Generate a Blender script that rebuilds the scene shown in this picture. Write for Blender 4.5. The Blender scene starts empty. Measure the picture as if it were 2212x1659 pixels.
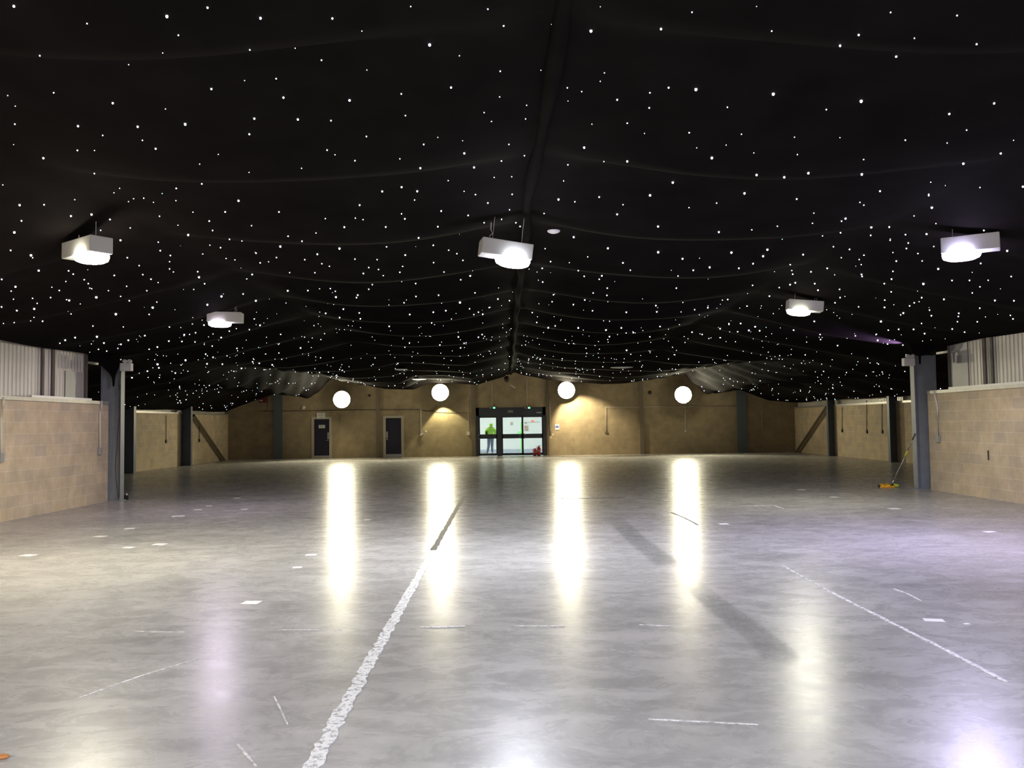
import bpy, bmesh, math, random
from mathutils import Vector, Matrix
random.seed(7)
S = bpy.context.scene
COL = S.collection
# ------------------------------------------------------------------ camera
FP = 1800.0
CAMZ = 1.65
_a = 0.0132
_x = -16.0*math.cos(_a) - 85.5*math.sin(_a)
_y = -85.5*math.cos(_a) + 16.0*math.sin(_a)
YAW = math.atan(-_x/FP); PIT = math.atan(-_y/FP)
Fv = Vector((math.sin(YAW)*math.cos(PIT), math.cos(YAW)*math.cos(PIT), math.sin(PIT)))
R0 = Vector((math.cos(YAW), -math.sin(YAW), 0))
U0 = R0.cross(Fv)
Rv = R0*math.cos(_a) - U0*math.sin(_a)
Uv = U0*math.cos(_a) + R0*math.sin(_a)
EYE = Vector((0, 0, CAMZ))
cd = bpy.data.cameras.new('camera'); cam = bpy.data.objects.new('camera', cd); COL.objects.link(cam)
cd.sensor_width = 36.0; cd.lens = 36.0*FP/2212.0; cd.clip_start = 0.05; cd.clip_end = 200
M = Matrix((Rv, Uv, -Fv)).transposed().to_4x4(); M.translation = EYE
cam.matrix_world = M
S.camera = cam
# ------------------------------------------------------------------ world, exposure
w = bpy.data.worlds.new('world'); S.world = w; w.use_nodes = True
w.node_tree.nodes['Background'].inputs[0].default_value = (0.5, 0.55, 0.7, 1)
w.node_tree.nodes['Background'].inputs[1].default_value = 0.02
vs = S.view_settings
vs.view_transform = 'Standard'; vs.look = 'None'; vs.gamma = 1.0; vs.use_curve_mapping = False
vs.exposure = 0.0
S.cycles.use_denoising = True
S.cycles.sample_clamp_indirect = 3.0
S.cycles.max_bounces = 8

def ray(px, py):
    return Fv*FP + Rv*(px-1106.0) + Uv*(829.5-py)
def W(px, py, Y):                       # point at world depth Y seen at photo pixel
    d = ray(px, py); return EYE + d*(Y/d.y)
def WX(px, py, X):
    d = ray(px, py); return EYE + d*(X/d.x)
def FL(px, py, z=0.0):                  # floor point
    d = ray(px, py); return EYE + d*((z-CAMZ)/d.z)

# ------------------------------------------------------------------ object helpers
def tag(o, label=None, cat=None, group=None, kind=None):
    if label: o['label'] = label
    if cat: o['category'] = cat
    if group: o['group'] = group
    if kind: o['kind'] = kind
    return o
def empty(name, loc, label, cat, group=None, kind=None, rz=0):
    o = bpy.data.objects.new(name, None); COL.objects.link(o); o.location = loc
    o.rotation_euler = (0, 0, rz); o.empty_display_size = .1
    return tag(o, label, cat, group, kind)
def copy_tree(o, parent=None):
    c = o.copy(); COL.objects.link(c)
    if parent: c.parent = parent
    for ch in list(o.children): copy_tree(ch, c)
    return c

class MB:
    def __init__(s): s.bm = bmesh.new()
    def box(s, x0, x1, y0, y1, z0, z1, rot=None, bev=0):
        c = Vector(((x0+x1)/2, (y0+y1)/2, (z0+z1)/2))
        m = Matrix.Translation(c) @ (rot.to_4x4() if rot else Matrix.Identity(4)) @ Matrix.Diagonal((abs(x1-x0), abs(y1-y0), abs(z1-z0), 1))
        r = bmesh.ops.create_cube(s.bm, size=1, matrix=m)
        if bev:
            es = set()
            for v in r['verts']: es.update(v.link_edges)
            bmesh.ops.bevel(s.bm, geom=list(es), offset=bev, segments=2, affect='EDGES')
        return s
    def tube(s, pts, r, n=8, cap=True):
        pts = [Vector(p) for p in pts]; rings = []
        rr = r if isinstance(r, (list, tuple)) else [r]*len(pts)
        up = Vector((0, 0, 1))
        for i, p in enumerate(pts):
            t = (pts[min(i+1, len(pts)-1)] - pts[max(i-1, 0)])
            if t.length < 1e-9: t = Vector((0, 0, 1))
            t.normalize()
            a = t.cross(up)
            if a.length < .05: a = t.cross(Vector((0, 1, 0)))
            a.normalize(); b = t.cross(a)
            rings.append([s.bm.verts.new(p + (a*math.cos(2*math.pi*k/n) + b*math.sin(2*math.pi*k/n))*rr[i]) for k in range(n)])
        for i in range(len(rings)-1):
            for k in range(n):
                s.bm.faces.new((rings[i][k], rings[i][(k+1) % n], rings[i+1][(k+1) % n], rings[i+1][k]))
        if cap:
            s.bm.faces.new(list(reversed(rings[0]))); s.bm.faces.new(rings[-1])
        return s
    def lathe(s, prof, n=24, axis='z', c=(0, 0, 0), sx=1, sy=1):
        c = Vector(c); rings = []
        for (r, h) in prof:
            ring = []
            for k in range(n):
                a = 2*math.pi*k/n
                p = Vector((r*math.cos(a)*sx, r*math.sin(a)*sy, h))
                if axis == 'y': p = Vector((p.x, h, p.y))
                if axis == 'x': p = Vector((h, p.x, p.y))
                ring.append(s.bm.verts.new(c+p))
            rings.append(ring)
        for i in range(len(rings)-1):
            for k in range(n):
                s.bm.faces.new((rings[i][k], rings[i][(k+1) % n], rings[i+1][(k+1) % n], rings[i+1][k]))
        s.bm.faces.new(list(reversed(rings[0]))); s.bm.faces.new(rings[-1])
        return s
    def prism(s, poly, axis, a, b):     # poly of 2-tuples extruded along axis
        def P(q, h):
            if axis == 'x': return (h, q[0], q[1])
            if axis == 'y': return (q[0], h, q[1])
            return (q[0], q[1], h)
        A = [s.bm.verts.new(P(q, a)) for q in poly]; B = [s.bm.verts.new(P(q, b)) for q in poly]
        n = len(poly)
        for i in range(n): s.bm.faces.new((A[i], A[(i+1) % n], B[(i+1) % n], B[i]))
        s.bm.faces.new(list(reversed(A))); s.bm.faces.new(B)
        return s
    def ico(s, c, r, sub=1, sc=(1, 1, 1)):
        m = Matrix.Translation(c) @ Matrix.Diagonal((sc[0], sc[1], sc[2], 1))
        bmesh.ops.create_icosphere(s.bm, subdivisions=sub, radius=r, matrix=m); return s
    def mesh(s, name, smooth=False):
        bmesh.ops.recalc_face_normals(s.bm, faces=s.bm.faces)
        me = bpy.data.meshes.new(name); s.bm.to_mesh(me); s.bm.free()
        if smooth:
            for p in me.polygons: p.use_smooth = True
        return me
    def build(s, name, mat, parent=None, smooth=False, label=None):
        me = s.mesh(name, smooth); me.materials.append(mat)
        o = bpy.data.objects.new(name, me); COL.objects.link(o)
        if parent: o.parent = parent; o.matrix_parent_inverse = Matrix.Identity(4)
        if label: o['label'] = label
        return o
def struct(o): o['kind'] = 'structure'; return o
def reorigin(o):                        # a one-mesh thing: put its origin at its own base
    me = o.data; n = len(me.vertices)
    c = sum((v.co for v in me.vertices), Vector())/n; c.z = min(v.co.z for v in me.vertices)
    me.transform(Matrix.Translation(-c)); o.location = c
    return o

# ------------------------------------------------------------------ materials
def newmat(name):
    m = bpy.data.materials.new(name); m.use_nodes = True
    return m, m.node_tree.nodes, m.node_tree.links, m.node_tree.nodes['Principled BSDF']
def plain(name, col, rough=.6, metal=0, noise=.0, nscale=8, spec=.5):
    m, N, L, b = newmat(name)
    b.inputs['Base Color'].default_value = (*col, 1); b.inputs['Roughness'].default_value = rough
    b.inputs['Metallic'].default_value = metal; b.inputs['Specular IOR Level'].default_value = spec
    if noise:
        g = N.new('ShaderNodeNewGeometry'); t = N.new('ShaderNodeTexNoise'); t.inputs['Scale'].default_value = nscale
        t.inputs['Detail'].default_value = 6
        L.new(g.outputs['Position'], t.inputs['Vector'])
        r = N.new('ShaderNodeMapRange'); r.inputs[3].default_value = 1-noise; r.inputs[4].default_value = 1+noise
        r.inputs[1].default_value = .3; r.inputs[2].default_value = .7
        L.new(t.outputs['Fac'], r.inputs[0])
        mx = N.new('ShaderNodeVectorMath'); mx.operation = 'SCALE'; mx.inputs[0].default_value = col
        L.new(r.outputs[0], mx.inputs['Scale']); L.new(mx.outputs[0], b.inputs['Base Color'])
    return m
def emit(name, col, st, mis=True):
    m, N, L, b = newmat(name)
    b.inputs['Base Color'].default_value = (.8, .8, .8, 1)
    b.inputs['Emission Color'].default_value = (*col, 1); b.inputs['Emission Strength'].default_value = st
    if not mis: m.cycles.emission_sampling = 'NONE'
    return m
def blocks(name, axis, c1, c2, cm):
    m, N, L, b = newmat(name)
    g = N.new('ShaderNodeNewGeometry'); sp = N.new('ShaderNodeSeparateXYZ'); cb = N.new('ShaderNodeCombineXYZ')
    L.new(g.outputs['Position'], sp.inputs[0]); L.new(sp.outputs[axis], cb.inputs[0]); L.new(sp.outputs['Z'], cb.inputs[1])
    t = N.new('ShaderNodeTexBrick'); L.new(cb.outputs[0], t.inputs['Vector'])
    t.inputs['Scale'].default_value = 1; t.inputs['Brick Width'].default_value = .45; t.inputs['Row Height'].default_value = .225
    t.inputs['Mortar Size'].default_value = .006; t.inputs['Mortar Smooth'].default_value = .3; t.inputs['Bias'].default_value = -.35
    t.inputs['Color1'].default_value = (*c1, 1); t.inputs['Color2'].default_value = (*c2, 1); t.inputs['Mortar'].default_value = (*cm, 1)
    n = N.new('ShaderNodeTexNoise'); n.inputs['Scale'].default_value = 2.3; n.inputs['Detail'].default_value = 8; n.inputs['Roughness'].default_value = .65
    L.new(g.outputs['Position'], n.inputs['Vector'])
    r = N.new('ShaderNodeMapRange'); r.inputs[1].default_value = .3; r.inputs[2].default_value = .7; r.inputs[3].default_value = .8; r.inputs[4].default_value = 1.15
    L.new(n.outputs['Fac'], r.inputs[0])
    mx = N.new('ShaderNodeVectorMath'); mx.operation = 'SCALE'; L.new(t.outputs['Color'], mx.inputs[0]); L.new(r.outputs[0], mx.inputs['Scale'])
    L.new(mx.outputs[0], b.inputs['Base Color'])
    n2 = N.new('ShaderNodeTexNoise'); n2.inputs['Scale'].default_value = 60; n2.inputs['Detail'].default_value = 4
    L.new(g.outputs['Position'], n2.inputs['Vector'])
    ma = N.new('ShaderNodeMath'); ma.operation = 'MULTIPLY_ADD'; ma.inputs[1].default_value = -2.0
    L.new(t.outputs['Fac'], ma.inputs[0]); L.new(n2.outputs['Fac'], ma.inputs[2])
    bp = N.new('ShaderNodeBump'); bp.inputs['Strength'].default_value = .35; bp.inputs['Distance'].default_value = .006
    L.new(ma.outputs[0], bp.inputs['Height']); L.new(bp.outputs[0], b.inputs['Normal'])
    b.inputs['Roughness'].default_value = .85; b.inputs['Specular IOR Level'].default_value = .3
    return m
TAN, PINK, MORT = (.64, .515, .34), (.51, .425, .325), (.72, .62, .48)
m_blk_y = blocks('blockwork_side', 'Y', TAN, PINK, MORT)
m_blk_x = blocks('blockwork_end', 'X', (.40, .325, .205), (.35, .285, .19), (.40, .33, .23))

def floor_mat():
    m, N, L, b = newmat('power_floated_concrete')
    g = N.new('ShaderNodeNewGeometry')
    def noise(scale, det, rough, dist=0, sc=(1, 1, 1), rot=0):
        mp = N.new('ShaderNodeMapping'); mp.inputs['Scale'].default_value = sc; mp.inputs['Rotation'].default_value = (0, 0, rot)
        L.new(g.outputs['Position'], mp.inputs['Vector'])
        n = N.new('ShaderNodeTexNoise'); n.inputs['Scale'].default_value = scale; n.inputs['Detail'].default_value = det
        n.inputs['Roughness'].default_value = rough; n.inputs['Distortion'].default_value = dist
        L.new(mp.outputs[0], n.inputs['Vector']); return n.outputs['Fac']
    def mr(v, a, c, d, e):
        r = N.new('ShaderNodeMapRange'); r.inputs[1].default_value = a; r.inputs[2].default_value = c
        r.inputs[3].default_value = d; r.inputs[4].default_value = e; L.new(v, r.inputs[0]); return r.outputs[0]
    def mul(a, c):
        k = N.new('ShaderNodeMath'); k.operation = 'MULTIPLY'; L.new(a, k.inputs[0]); L.new(c, k.inputs[1]); return k.outputs[0]
    big = noise(.45, 6, .6, .8); mid = noise(2.2, 10, .75, .6, (1, 1.6, 1), .3); fine = noise(14, 8, .7, .4); scuff = noise(.9, 8, .7, 1.0, (.7, 2.2, 1), -.2)
    v = mul(mul(mr(big, .3, .7, .82, 1.12), mr(mid, .3, .7, .74, 1.15)), mul(mr(fine, .3, .7, .93, 1.07), mr(scuff, .3, .65, .86, 1.06)))
    sc = N.new('ShaderNodeVectorMath'); sc.operation = 'SCALE'; sc.inputs[0].default_value = (.465, .452, .43)
    L.new(v, sc.inputs['Scale']); L.new(sc.outputs[0], b.inputs['Base Color'])
    L.new(mr(mid, .3, .7, .23, .32), b.inputs['Roughness'])
    b.inputs['Specular IOR Level'].default_value = .17
    bp = N.new('ShaderNodeBump'); bp.inputs['Strength'].default_value = .05; bp.inputs['Distance'].default_value = .01
    L.new(mid, bp.inputs['Height']); L.new(bp.outputs[0], b.inputs['Normal'])
    return m
m_floor = floor_mat()

def marking(name, col, cover, scale=25, rough=.5, stretch=(1, 1, 1), soft=.12, amax=1.0, fade=False):
    m, N, L, b = newmat(name)
    b.inputs['Base Color'].default_value = (*col, 1); b.inputs['Roughness'].default_value = rough
    g = N.new('ShaderNodeNewGeometry'); mp = N.new('ShaderNodeMapping'); mp.inputs['Scale'].default_value = stretch
    n = N.new('ShaderNodeTexNoise'); n.inputs['Scale'].default_value = scale; n.inputs['Detail'].default_value = 6; n.inputs['Roughness'].default_value = .7
    L.new(g.outputs['Position'], mp.inputs[0]); L.new(mp.outputs[0], n.inputs['Vector'])
    r = N.new('ShaderNodeMapRange'); c = 1-cover; r.inputs[1].default_value = c-soft; r.inputs[2].default_value = c+soft; r.inputs[4].default_value = amax
    L.new(n.outputs['Fac'], r.inputs[0])
    if fade:
        at = N.new('ShaderNodeAttribute'); at.attribute_name = 'cover'
        mu = N.new('ShaderNodeMath'); mu.operation = 'MULTIPLY'; L.new(r.outputs[0], mu.inputs[0]); L.new(at.outputs['Fac'], mu.inputs[1])
        L.new(mu.outputs[0], b.inputs['Alpha'])
    else: L.new(r.outputs[0], b.inputs['Alpha'])
    return m
m_chalk = marking('worn_white_paint', (.85, .85, .84), .56, 26, soft=.06)
m_chalk2 = marking('thin_white_scratch', (.8, .8, .78), .52, 14, soft=.1)
m_joint = marking('dark_joint_filler', (.06, .06, .06), .66, 9, soft=.05)
m_tyre = marking('tyre_rubber_mark', (.15, .16, .16), .56, 30, soft=.16, amax=.42, fade=True)
m_stain = marking('grey_stain', (.16, .16, .18), .5, 3, soft=.3, amax=.32, fade=True)
m_tape = plain('white_tape', (.92, .91, .88), .5, noise=.06)
m_cloth = plain('black_star_cloth', (.0095, .0078, .0080), .9, noise=.2, nscale=2, spec=.02)
m_steel = plain('blue_grey_steel_paint', (.21, .228, .255), .45, noise=.08, nscale=5)
m_steel_d = plain('dark_blue_steel_paint', (.085, .105, .14), .5, noise=.08, nscale=5)
m_brace = plain('weathered_brace_steel', (.15, .125, .08), .6, noise=.1)
m_clad = plain('pale_steel_cladding', (.56, .53, .47), .4, metal=.15, noise=.1, nscale=1.4)
m_clad_d = plain('dark_cladding_joint', (.12, .10, .08), .6)
m_ledge = plain('galvanised_ledge', (.42, .40, .36), .4, metal=.3, noise=.1)
m_white = plain('white_plastic', (.72, .72, .70), .4)
m_offw = plain('dusty_white_conduit', (.70, .68, .63), .5)
m_greyb = plain('grey_socket_plastic', (.30, .30, .29), .5)
m_gear = plain('white_painted_gear_box', (.62, .62, .60), .45)
m_dark = plain('black_plastic', (.02, .02, .02), .5)
m_cable = plain('black_cable', (.03, .03, .035), .6)
m_navy = plain('navy_door_paint', (.010, .010, .030), .5)
m_frame = plain('beige_door_frame', (.50, .46, .38), .5)
m_kick = plain('brushed_kick_plate', (.48, .48, .47), .4, metal=.4)
m_alu = plain('slate_blue_door_frame', (.040, .050, .065), .4)
m_chrome = plain('chrome', (.8, .8, .8), .18, metal=1)
m_red = plain('red_extinguisher', (.80, .035, .03), .3)
m_redbox = plain('dull_red_box', (.16, .03, .025), .5)
m_green_sign = emit('green_exit_lamp', (.15, 1, .45), 1.6)
m_yel = plain('yellow_sweeper_cover', (.85, .42, .02), .45)
m_lime = plain('lime_plastic', (.52, .60, .05), .45)
m_roof = plain('dark_roof_lining', (.04, .035, .035), .8)
def lamp_mat(name, col, st): return emit(name, col, st)
# ------------------------------------------------------------------ room dimensions
YF = 42.7                       # far wall face
XNL, XNR = -9.08, 9.80          # narrow front part: wall faces
XWL, XWR = -14.1, 14.9          # wide part
YN = 19.3                       # frame where the hall widens
YB = -9.0
ZW = 2.2                        # top of the blockwork
CX = .33
o = struct(MB().box(XWL-.5, XWR+.5, YB, YF, -.2, 0).build('floor', m_floor))
o = struct(MB().box(XWL-.5, XWR+.5, YB-.3, YF+.3, 5.0, 5.2).build('ceiling', m_roof))
struct(MB().box(XNL-.2, XNL, YB, YN-.1, 0, ZW).build('wall_left_front', m_blk_y))
struct(MB().box(XNR, XNR+.2, YB, YN-.1, 0, ZW).build('wall_right_front', m_blk_y))
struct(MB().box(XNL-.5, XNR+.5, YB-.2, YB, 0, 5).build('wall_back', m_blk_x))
struct(MB().box(XWL-.25, XWL, YN-.6, YF, 0, ZW+.05).build('wall_left', m_blk_y))
struct(MB().box(XWR, XWR+.25, YN-.6, YF, 0, ZW+.03).build('wall_right', m_blk_y))
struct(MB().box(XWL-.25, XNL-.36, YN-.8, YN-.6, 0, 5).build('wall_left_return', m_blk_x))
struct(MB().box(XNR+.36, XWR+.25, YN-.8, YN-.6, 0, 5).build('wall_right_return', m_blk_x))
# far wall with openings for the glazed entrance and the two doors
def far_x(px, py=950): return W(px, py, YF).x
def far_z(px, py): return W(px, py, YF).z
EX0, EX1, EZ = far_x(1029), far_x(1179), far_z(1104, 880)
D = []
for (a, b_, t) in ((673, 717, 900.5), (828, 872.5, 898)):
    D.append((far_x(a), far_x(b_), far_z((a+b_)/2, t)))
fw = MB(); T = .25
xs = [XWL-.3]
for (a, b_, t) in D + [(EX0, EX1, EZ)]:
    fw.box(xs[-1], a, YF, YF+T, 0, 5); fw.box(a, b_, YF, YF+T, t, 5); xs.append(b_)
fw.box(xs[-1], XWR+.3, YF, YF+T, 0, 5)
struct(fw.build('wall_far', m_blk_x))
# corrugated sheets above the block walls
def clad(name, x, sgn, y0, y1, z0, z1):
    poly_f = []; y = y0
    while y < y1-.001:
        for dy, dx in ((0, 0), (.06, 0), (.08, .014), (.11, .014), (.13, 0)):
            poly_f.append((x + sgn*dx, min(y+dy, y1)))
        y += .13
    back = [(x - sgn*.03, y1), (x - sgn*.03, y0)]
    m = MB(); m.prism(poly_f + back, 'z', z0, z1)
    return struct(m.build(name, m_clad))
clad('wall_left_cladding', XNL-.27, 1, YB, 18.6, 2.28, 4.99)
clad('wall_right_cladding', XNR+.27, -1, YB, 18.6, 2.28, 4.99)
clad('wall_left_rear_cladding', XWL-.2, 1, YN-.6, YF, 2.3, 4.99)
clad('wall_right_rear_cladding', XWR+.2, -1, YN-.6, YF, 2.3, 4.99)
tn = [0]
def trim(m, mat=None):
    tn[0] += 1
    return struct(m.build('trim_%d' % tn[0], mat or m_ledge))
# steel ledge rails on the wall heads
trim(MB().box(XNL-.24, XNL+.03, YB, YN-.13, ZW+.003, ZW+.075))
trim(MB().box(XNR-.03, XNR+.24, YB, YN-.13, ZW+.003, ZW+.075))
trim(MB().box(XWL-.15, XWL+.03, YN-.5, YF-.01, ZW+.053, ZW+.12))
trim(MB().box(XWR-.03, XWR+.15, YN-.5, YF-.01, ZW+.033, ZW+.115))
m_tubew = plain('white_enamel_trunking', (.80, .78, .72), .35)
def pyl(px, X): return WX(px, 860, X).y
trim(MB().box(XNL-.12, XNL-.06, 16.2, 18.55, ZW+.078, ZW+.125), m_tubew)
trim(MB().box(XNR+.06, XNR+.12, 10.0, 18.4, ZW+.078, ZW+.125), m_tubew)
# openings' frames between cladding and column, dark joints in the sheets
for s, X in ((1, XNL-.27), (-1, XNR+.27)):
    trim(MB().box(X-.05, X+.05, 18.6, 18.68, 2.28, 3.5), m_clad_d)
    trim(MB().box(X-.03, X+.03, 18.68, 19.2, 3.12, 3.17), m_ledge)
for X, pxs in ((XNL-.27, (111, 88)), (XNR+.27, (2131, 2148))):
    for k, px in enumerate(pxs):
        yy = WX(px, 800, X).y; s = 1 if X < 0 else -1
        trim(MB().box(X, X+s*.05, yy-.05 + .02*k, yy+.05, 2.29, 3.5), m_clad_d)
# translucent repair sheets leaning in the cladding, a shade greyer
for X, s, a, b_, z1 in ((XNL-.27, 1, 139, 176, 2.9), (XNR+.27, -1, 2094, 2052, 3.35)):
    ya, yb = sorted((WX(a, 800, X).y, WX(b_, 800, X).y))
    trim(MB().box(X+s*.016, X+s*.028, ya, yb, 2.29, z1), plain('grey_patch_sheet', (.36, .36, .36), .4, metal=.2, noise=.08, nscale=2))

# ------------------------------------------------------------------ steel columns
def column(x_in, s, y, ztop, label, mat, group, flange=.19, depth=.45):
    """x_in = room side flange face; s = +1 left wall (web runs to -x)"""
    e = empty('steel_column', (x_in - s*depth/2, y, 0), label, 'column', group)
    d = depth/2
    MB().box(d*s - s*.016, d*s, -flange/2, flange/2, 0, ztop).build('flange', mat, e)
    MB().box(-d*s, -d*s + s*.016, -flange/2, flange/2, 0, ztop).build('flange', mat, e)
    MB().box(-d+.016, d-.016, -.005, .005, 0, ztop).build('web', mat, e)
    MB().box(-d-.03, d+.03, -flange/2-.03, flange/2+.03, 0, .016).build('base_plate', mat, e)
    b = MB()
    for bx in (-d+.05, d-.06):
        for by in (-.06, .06): b.lathe([(.014, .016), (.014, .045)], 6, c=(bx, by, 0))
    b.build('bolts', m_greyb, e)
    return e
gA = 'steel portal columns'
colL = column(-8.80, 1, YN, 3.12, 'pale blue-grey steel column at left where the near block wall ends, black cable on it', m_steel, gA, depth=.46)
colR = column(9.58, -1, YN+.15, 3.12, 'pale blue-grey steel column at right beside the leaning floor sweeper', m_steel, gA, depth=.52)
lab = [(1, 31.0, 'dark steel column on left side wall just past the near left column'),
       (1, 36.6, 'dark blue steel column on left side wall beside the diagonal brace'),
       (-1, 31.6, 'dark steel column on right side wall just left of the near right column'),
       (-1, 37.6, 'dark steel column on right side wall at the head of the diagonal brace')]
for s, y, l in lab:
    x = (XWL+.42) if s == 1 else (XWR-.30)
    column(x, s, y, 2.6, l, m_steel_d, gA, depth=.42 if s == 1 else .32)
m_chan = plain('pale_flange_edge', (.40, .39, .36), .5)
# columns on the far wall
def farcol(pa, pb, ztop, label, mat, dep=.18):
    x0, x1 = far_x(pa), far_x(pb); e = empty('steel_column', ((x0+x1)/2, YF-dep/2, 0), label, 'column', gA)
    h = (x1-x0)/2
    MB().box(-h, h, -dep/2, -dep/2+.014, 0, ztop).build('flange', mat, e)
    MB().box(-.006, .006, -dep/2+.014, dep/2-.002, 0, ztop).build('web', mat, e)
    MB().box(-h-.02, h+.02, -dep/2-.03, dep/2-.002, 0, .014).build('base_plate', mat, e)
m_fc = plain('slate_column_paint', (.12, .15, .17), .5)
farcol(593, 612, 4.0, 'slate blue column on the far wall left of the signed door', m_fc)
farcol(1591, 1612, 4.0, 'slate blue column on the far wall right of the rightmost floodlight', m_fc)
m_pil = plain('taupe_joint_cover', (.20, .165, .12), .6)
def farpil(pa, pb, label):
    x0, x1 = far_x(pa), far_x(pb)
    tag(reorigin(MB().box(x0, x1, YF-.09, YF-.002, 0, 4.3).build('wall_pilaster', m_pil)), label, 'pilaster', 'narrow pilasters on the far wall')
farpil(1382, 1391, 'narrow brown upright on far wall between the two right floodlights')
farpil(813, 820, 'narrow grey-brown upright on far wall just left of the plain door')
farpil(1019, 1027, 'narrow brown upright on far wall at left edge of the glass entrance')
farpil(1181.5, 1186, 'narrow brown upright on far wall at right edge of the glass entrance')
# diagonal braces in the last bays
def brace(X, s, p0, p1, label):
    a = WX(p0[0], p0[1], X); b_ = WX(p1[0], p1[1], X)
    o = MB().tube([a, b_], .085, 4).build('diagonal_brace', m_brace); reorigin(o)
    tag(o, label, 'brace', 'diagonal wall braces')
brace(XWL+.13, 1, (418, 897), (484, 994), 'brown diagonal steel brace sloping down right on left side wall')
brace(XWR-.14, -1, (1785, 880), (1720, 977), 'brown diagonal steel brace sloping down left on right side wall')

# ------------------------------------------------------------------ glazed entrance
ent = empty('door_3', ((EX0+EX1)/2, YF, 0), None, None, kind='structure')
ecx = (EX0+EX1)/2
def ez(py): return far_z(1104, py)
def efx(px): return far_x(px)-ecx
fr = MB(); y0, y1 = -.02, .14
zt = ez(880)
gt = ez(898)          # top of glass zone
fr.box(efx(1029), efx(1035), y0, y1, 0, zt); fr.box(efx(1173), efx(1179), y0, y1, 0, zt)
fr.box(efx(1029), efx(1179), y0, y1, gt, zt-.001)
fr.box(efx(1074), efx(1084.5), y0, y1, 0, gt)
fr.build('outer_frame', m_alu, ent)
m_glass, N, L, b = newmat('clear_door_glass')
b.inputs['Base Color'].default_value = (.9, .97, .95, 1); b.inputs['Roughness'].default_value = .02
b.inputs['Transmission Weight'].default_value = 1; b.inputs['IOR'].default_value = 1.05
def leaf(pa, pb, name='door_leaf', handle=None):
    m = MB(); a, c = efx(pa), efx(pb); st = .05
    m.box(a, a+st, .02, .075, .02, gt); m.box(c-st, c, .02, .075, .02, gt)
    m.box(a, c, .02, .075, .02, .14); m.box(a, c, .02, .075, gt-.09, gt)
    z0, z1 = ez(947), ez(937.5); m.box(a, c, .02, .075, z0, z1)
    l = m.build(name, m_alu, ent)
    MB().box(a+st, c-st, .04, .05, .14, z0).build('glass_pane', m_glass, l)
    MB().box(a+st, c-st, .04, .05, z1, gt-.09).build('glass_pane', m_glass, l)
    if handle:
        hx = efx(handle[0]); d = handle[1]
        zt_, zb = ez(936.5), ez(948)
        MB().tube([(hx-d*.05, .02, zt_), (hx-d*.01, -.06, zt_-.01), (hx+d*.015, -.075, zt_-.06), (hx+d*.015, -.075, zb+.06), (hx-d*.01, -.06, zb+.01), (hx-d*.05, .02, zb)], .012, 8).build('pull_handle', m_chrome, l, True, 'curved chrome pull handle')
leaf(1035, 1074, handle=(1034.5, 1))
leaf(1084.5, 1129, handle=(1124, -1))
leaf(1129, 1173, handle=(1134, 1))
mb = MB(); 
for k in range(3): mb.box(efx(1098)+k*.09, efx(1098)+k*.09+.07, -.03, -.021, ez(891.5), ez(886))
mb.build('header_notice', m_green_sign if False else plain('faded_sign_panel', (.34, .36, .30), .5), ent, label='pale notice with three small pictograms on the header')
MB().box(efx(1160), efx(1170), -.03, -.021, ez(892.5), ez(891)).build('header_sticker', m_white, ent)

# lobby behind the glass
m_lob = plain('white_lobby_paint', (.86, .87, .86), .6)
m_lfl = plain('pale_lobby_floor', (.42, .45, .50), .3)
LX0, LX1, LY = EX0-2.2, EX1+1.6, 47.2
struct(MB().box(LX0, LX1, YF, LY, -.2, -.002).build('floor_lobby', m_lfl))
struct(MB().box(LX0, LX1, LY, LY+.15, 0, 3).build('wall_lobby_back', m_lob))
struct(MB().box(LX0-.15, LX0, YF+T, LY+.15, 0, 3).build('wall_lobby_left', m_lob))
struct(MB().box(LX1, LX1+.15, YF+T, LY+.15, 0, 3).build('wall_lobby_right', m_lob))
struct(MB().box(LX0-.15, LX1+.15, YF+T, LY+.15, 2.9, 3.05).build('ceiling_lobby', m_lob))
m_lpan = emit('lobby_light_panel', (.95, 1, .97), 55)
for k, x in enumerate((-2.6, -.2, 2.0)):
    e = empty('ceiling_light_panel', (x, 45.2, 2.9), ('square white light panel in the lobby ceiling, leftmost', 'square white light panel in the lobby ceiling, middle', 'square white light panel in the lobby ceiling, rightmost')[k], 'ceiling light', 'lobby ceiling light panels')
    MB().box(-.5, .5, -.5, .5, -.05, -.002).build('frame', m_white, e)
    MB().box(-.46, .46, -.46, .46, -.056, -.051).build('diffuser', m_lpan, e)
def lobby_item(name, pa, pb, qa, qb, Y, mat, label, cat, dep=.03):
    a = W(pa, qb, Y); b_ = W(pb, qa, Y)
    return tag(reorigin(MB().box(a.x, b_.x, Y-dep, Y-.002, a.z, b_.z).build(name, mat)), label, cat)
m_nb = plain('brown_noticeboard', (.20, .15, .12), .7, noise=.3, nscale=20)
lobby_item('notice_board', 1133, 1141, 919.5, 931, LY, m_nb, 'dark framed notice board on lobby wall seen through right glass door', 'notice board')
lobby_item('wall_notice', 1133, 1138, 912, 916, LY, plain('grey_notice', (.4, .4, .4), .6), 'small grey notice above the dark board in the lobby', 'notice')
lobby_item('picture_frame', 1102.5, 1107.5, 912.3, 917.2, LY, m_nb, 'small dark picture on lobby wall seen through middle glass door', 'picture')
lobby_item('red_notice', 1148, 1153, 907.5, 911.5, LY, plain('red_notice', (.7, .12, .08), .5), 'small red notice on lobby wall seen through right glass door', 'notice')
lobby_item('wall_rail', 1131, 1166, 911.4, 912.6, LY, m_greyb, 'grey horizontal rail along lobby wall behind right glass door', 'rail')
m_gp = plain('green_panel_paint', (.22, .62, .20), .5)
e = empty('green_panel_door', W(1124, 984, 46.0), 'bright green inner door edge in the lobby behind middle glass door', 'door')
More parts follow.
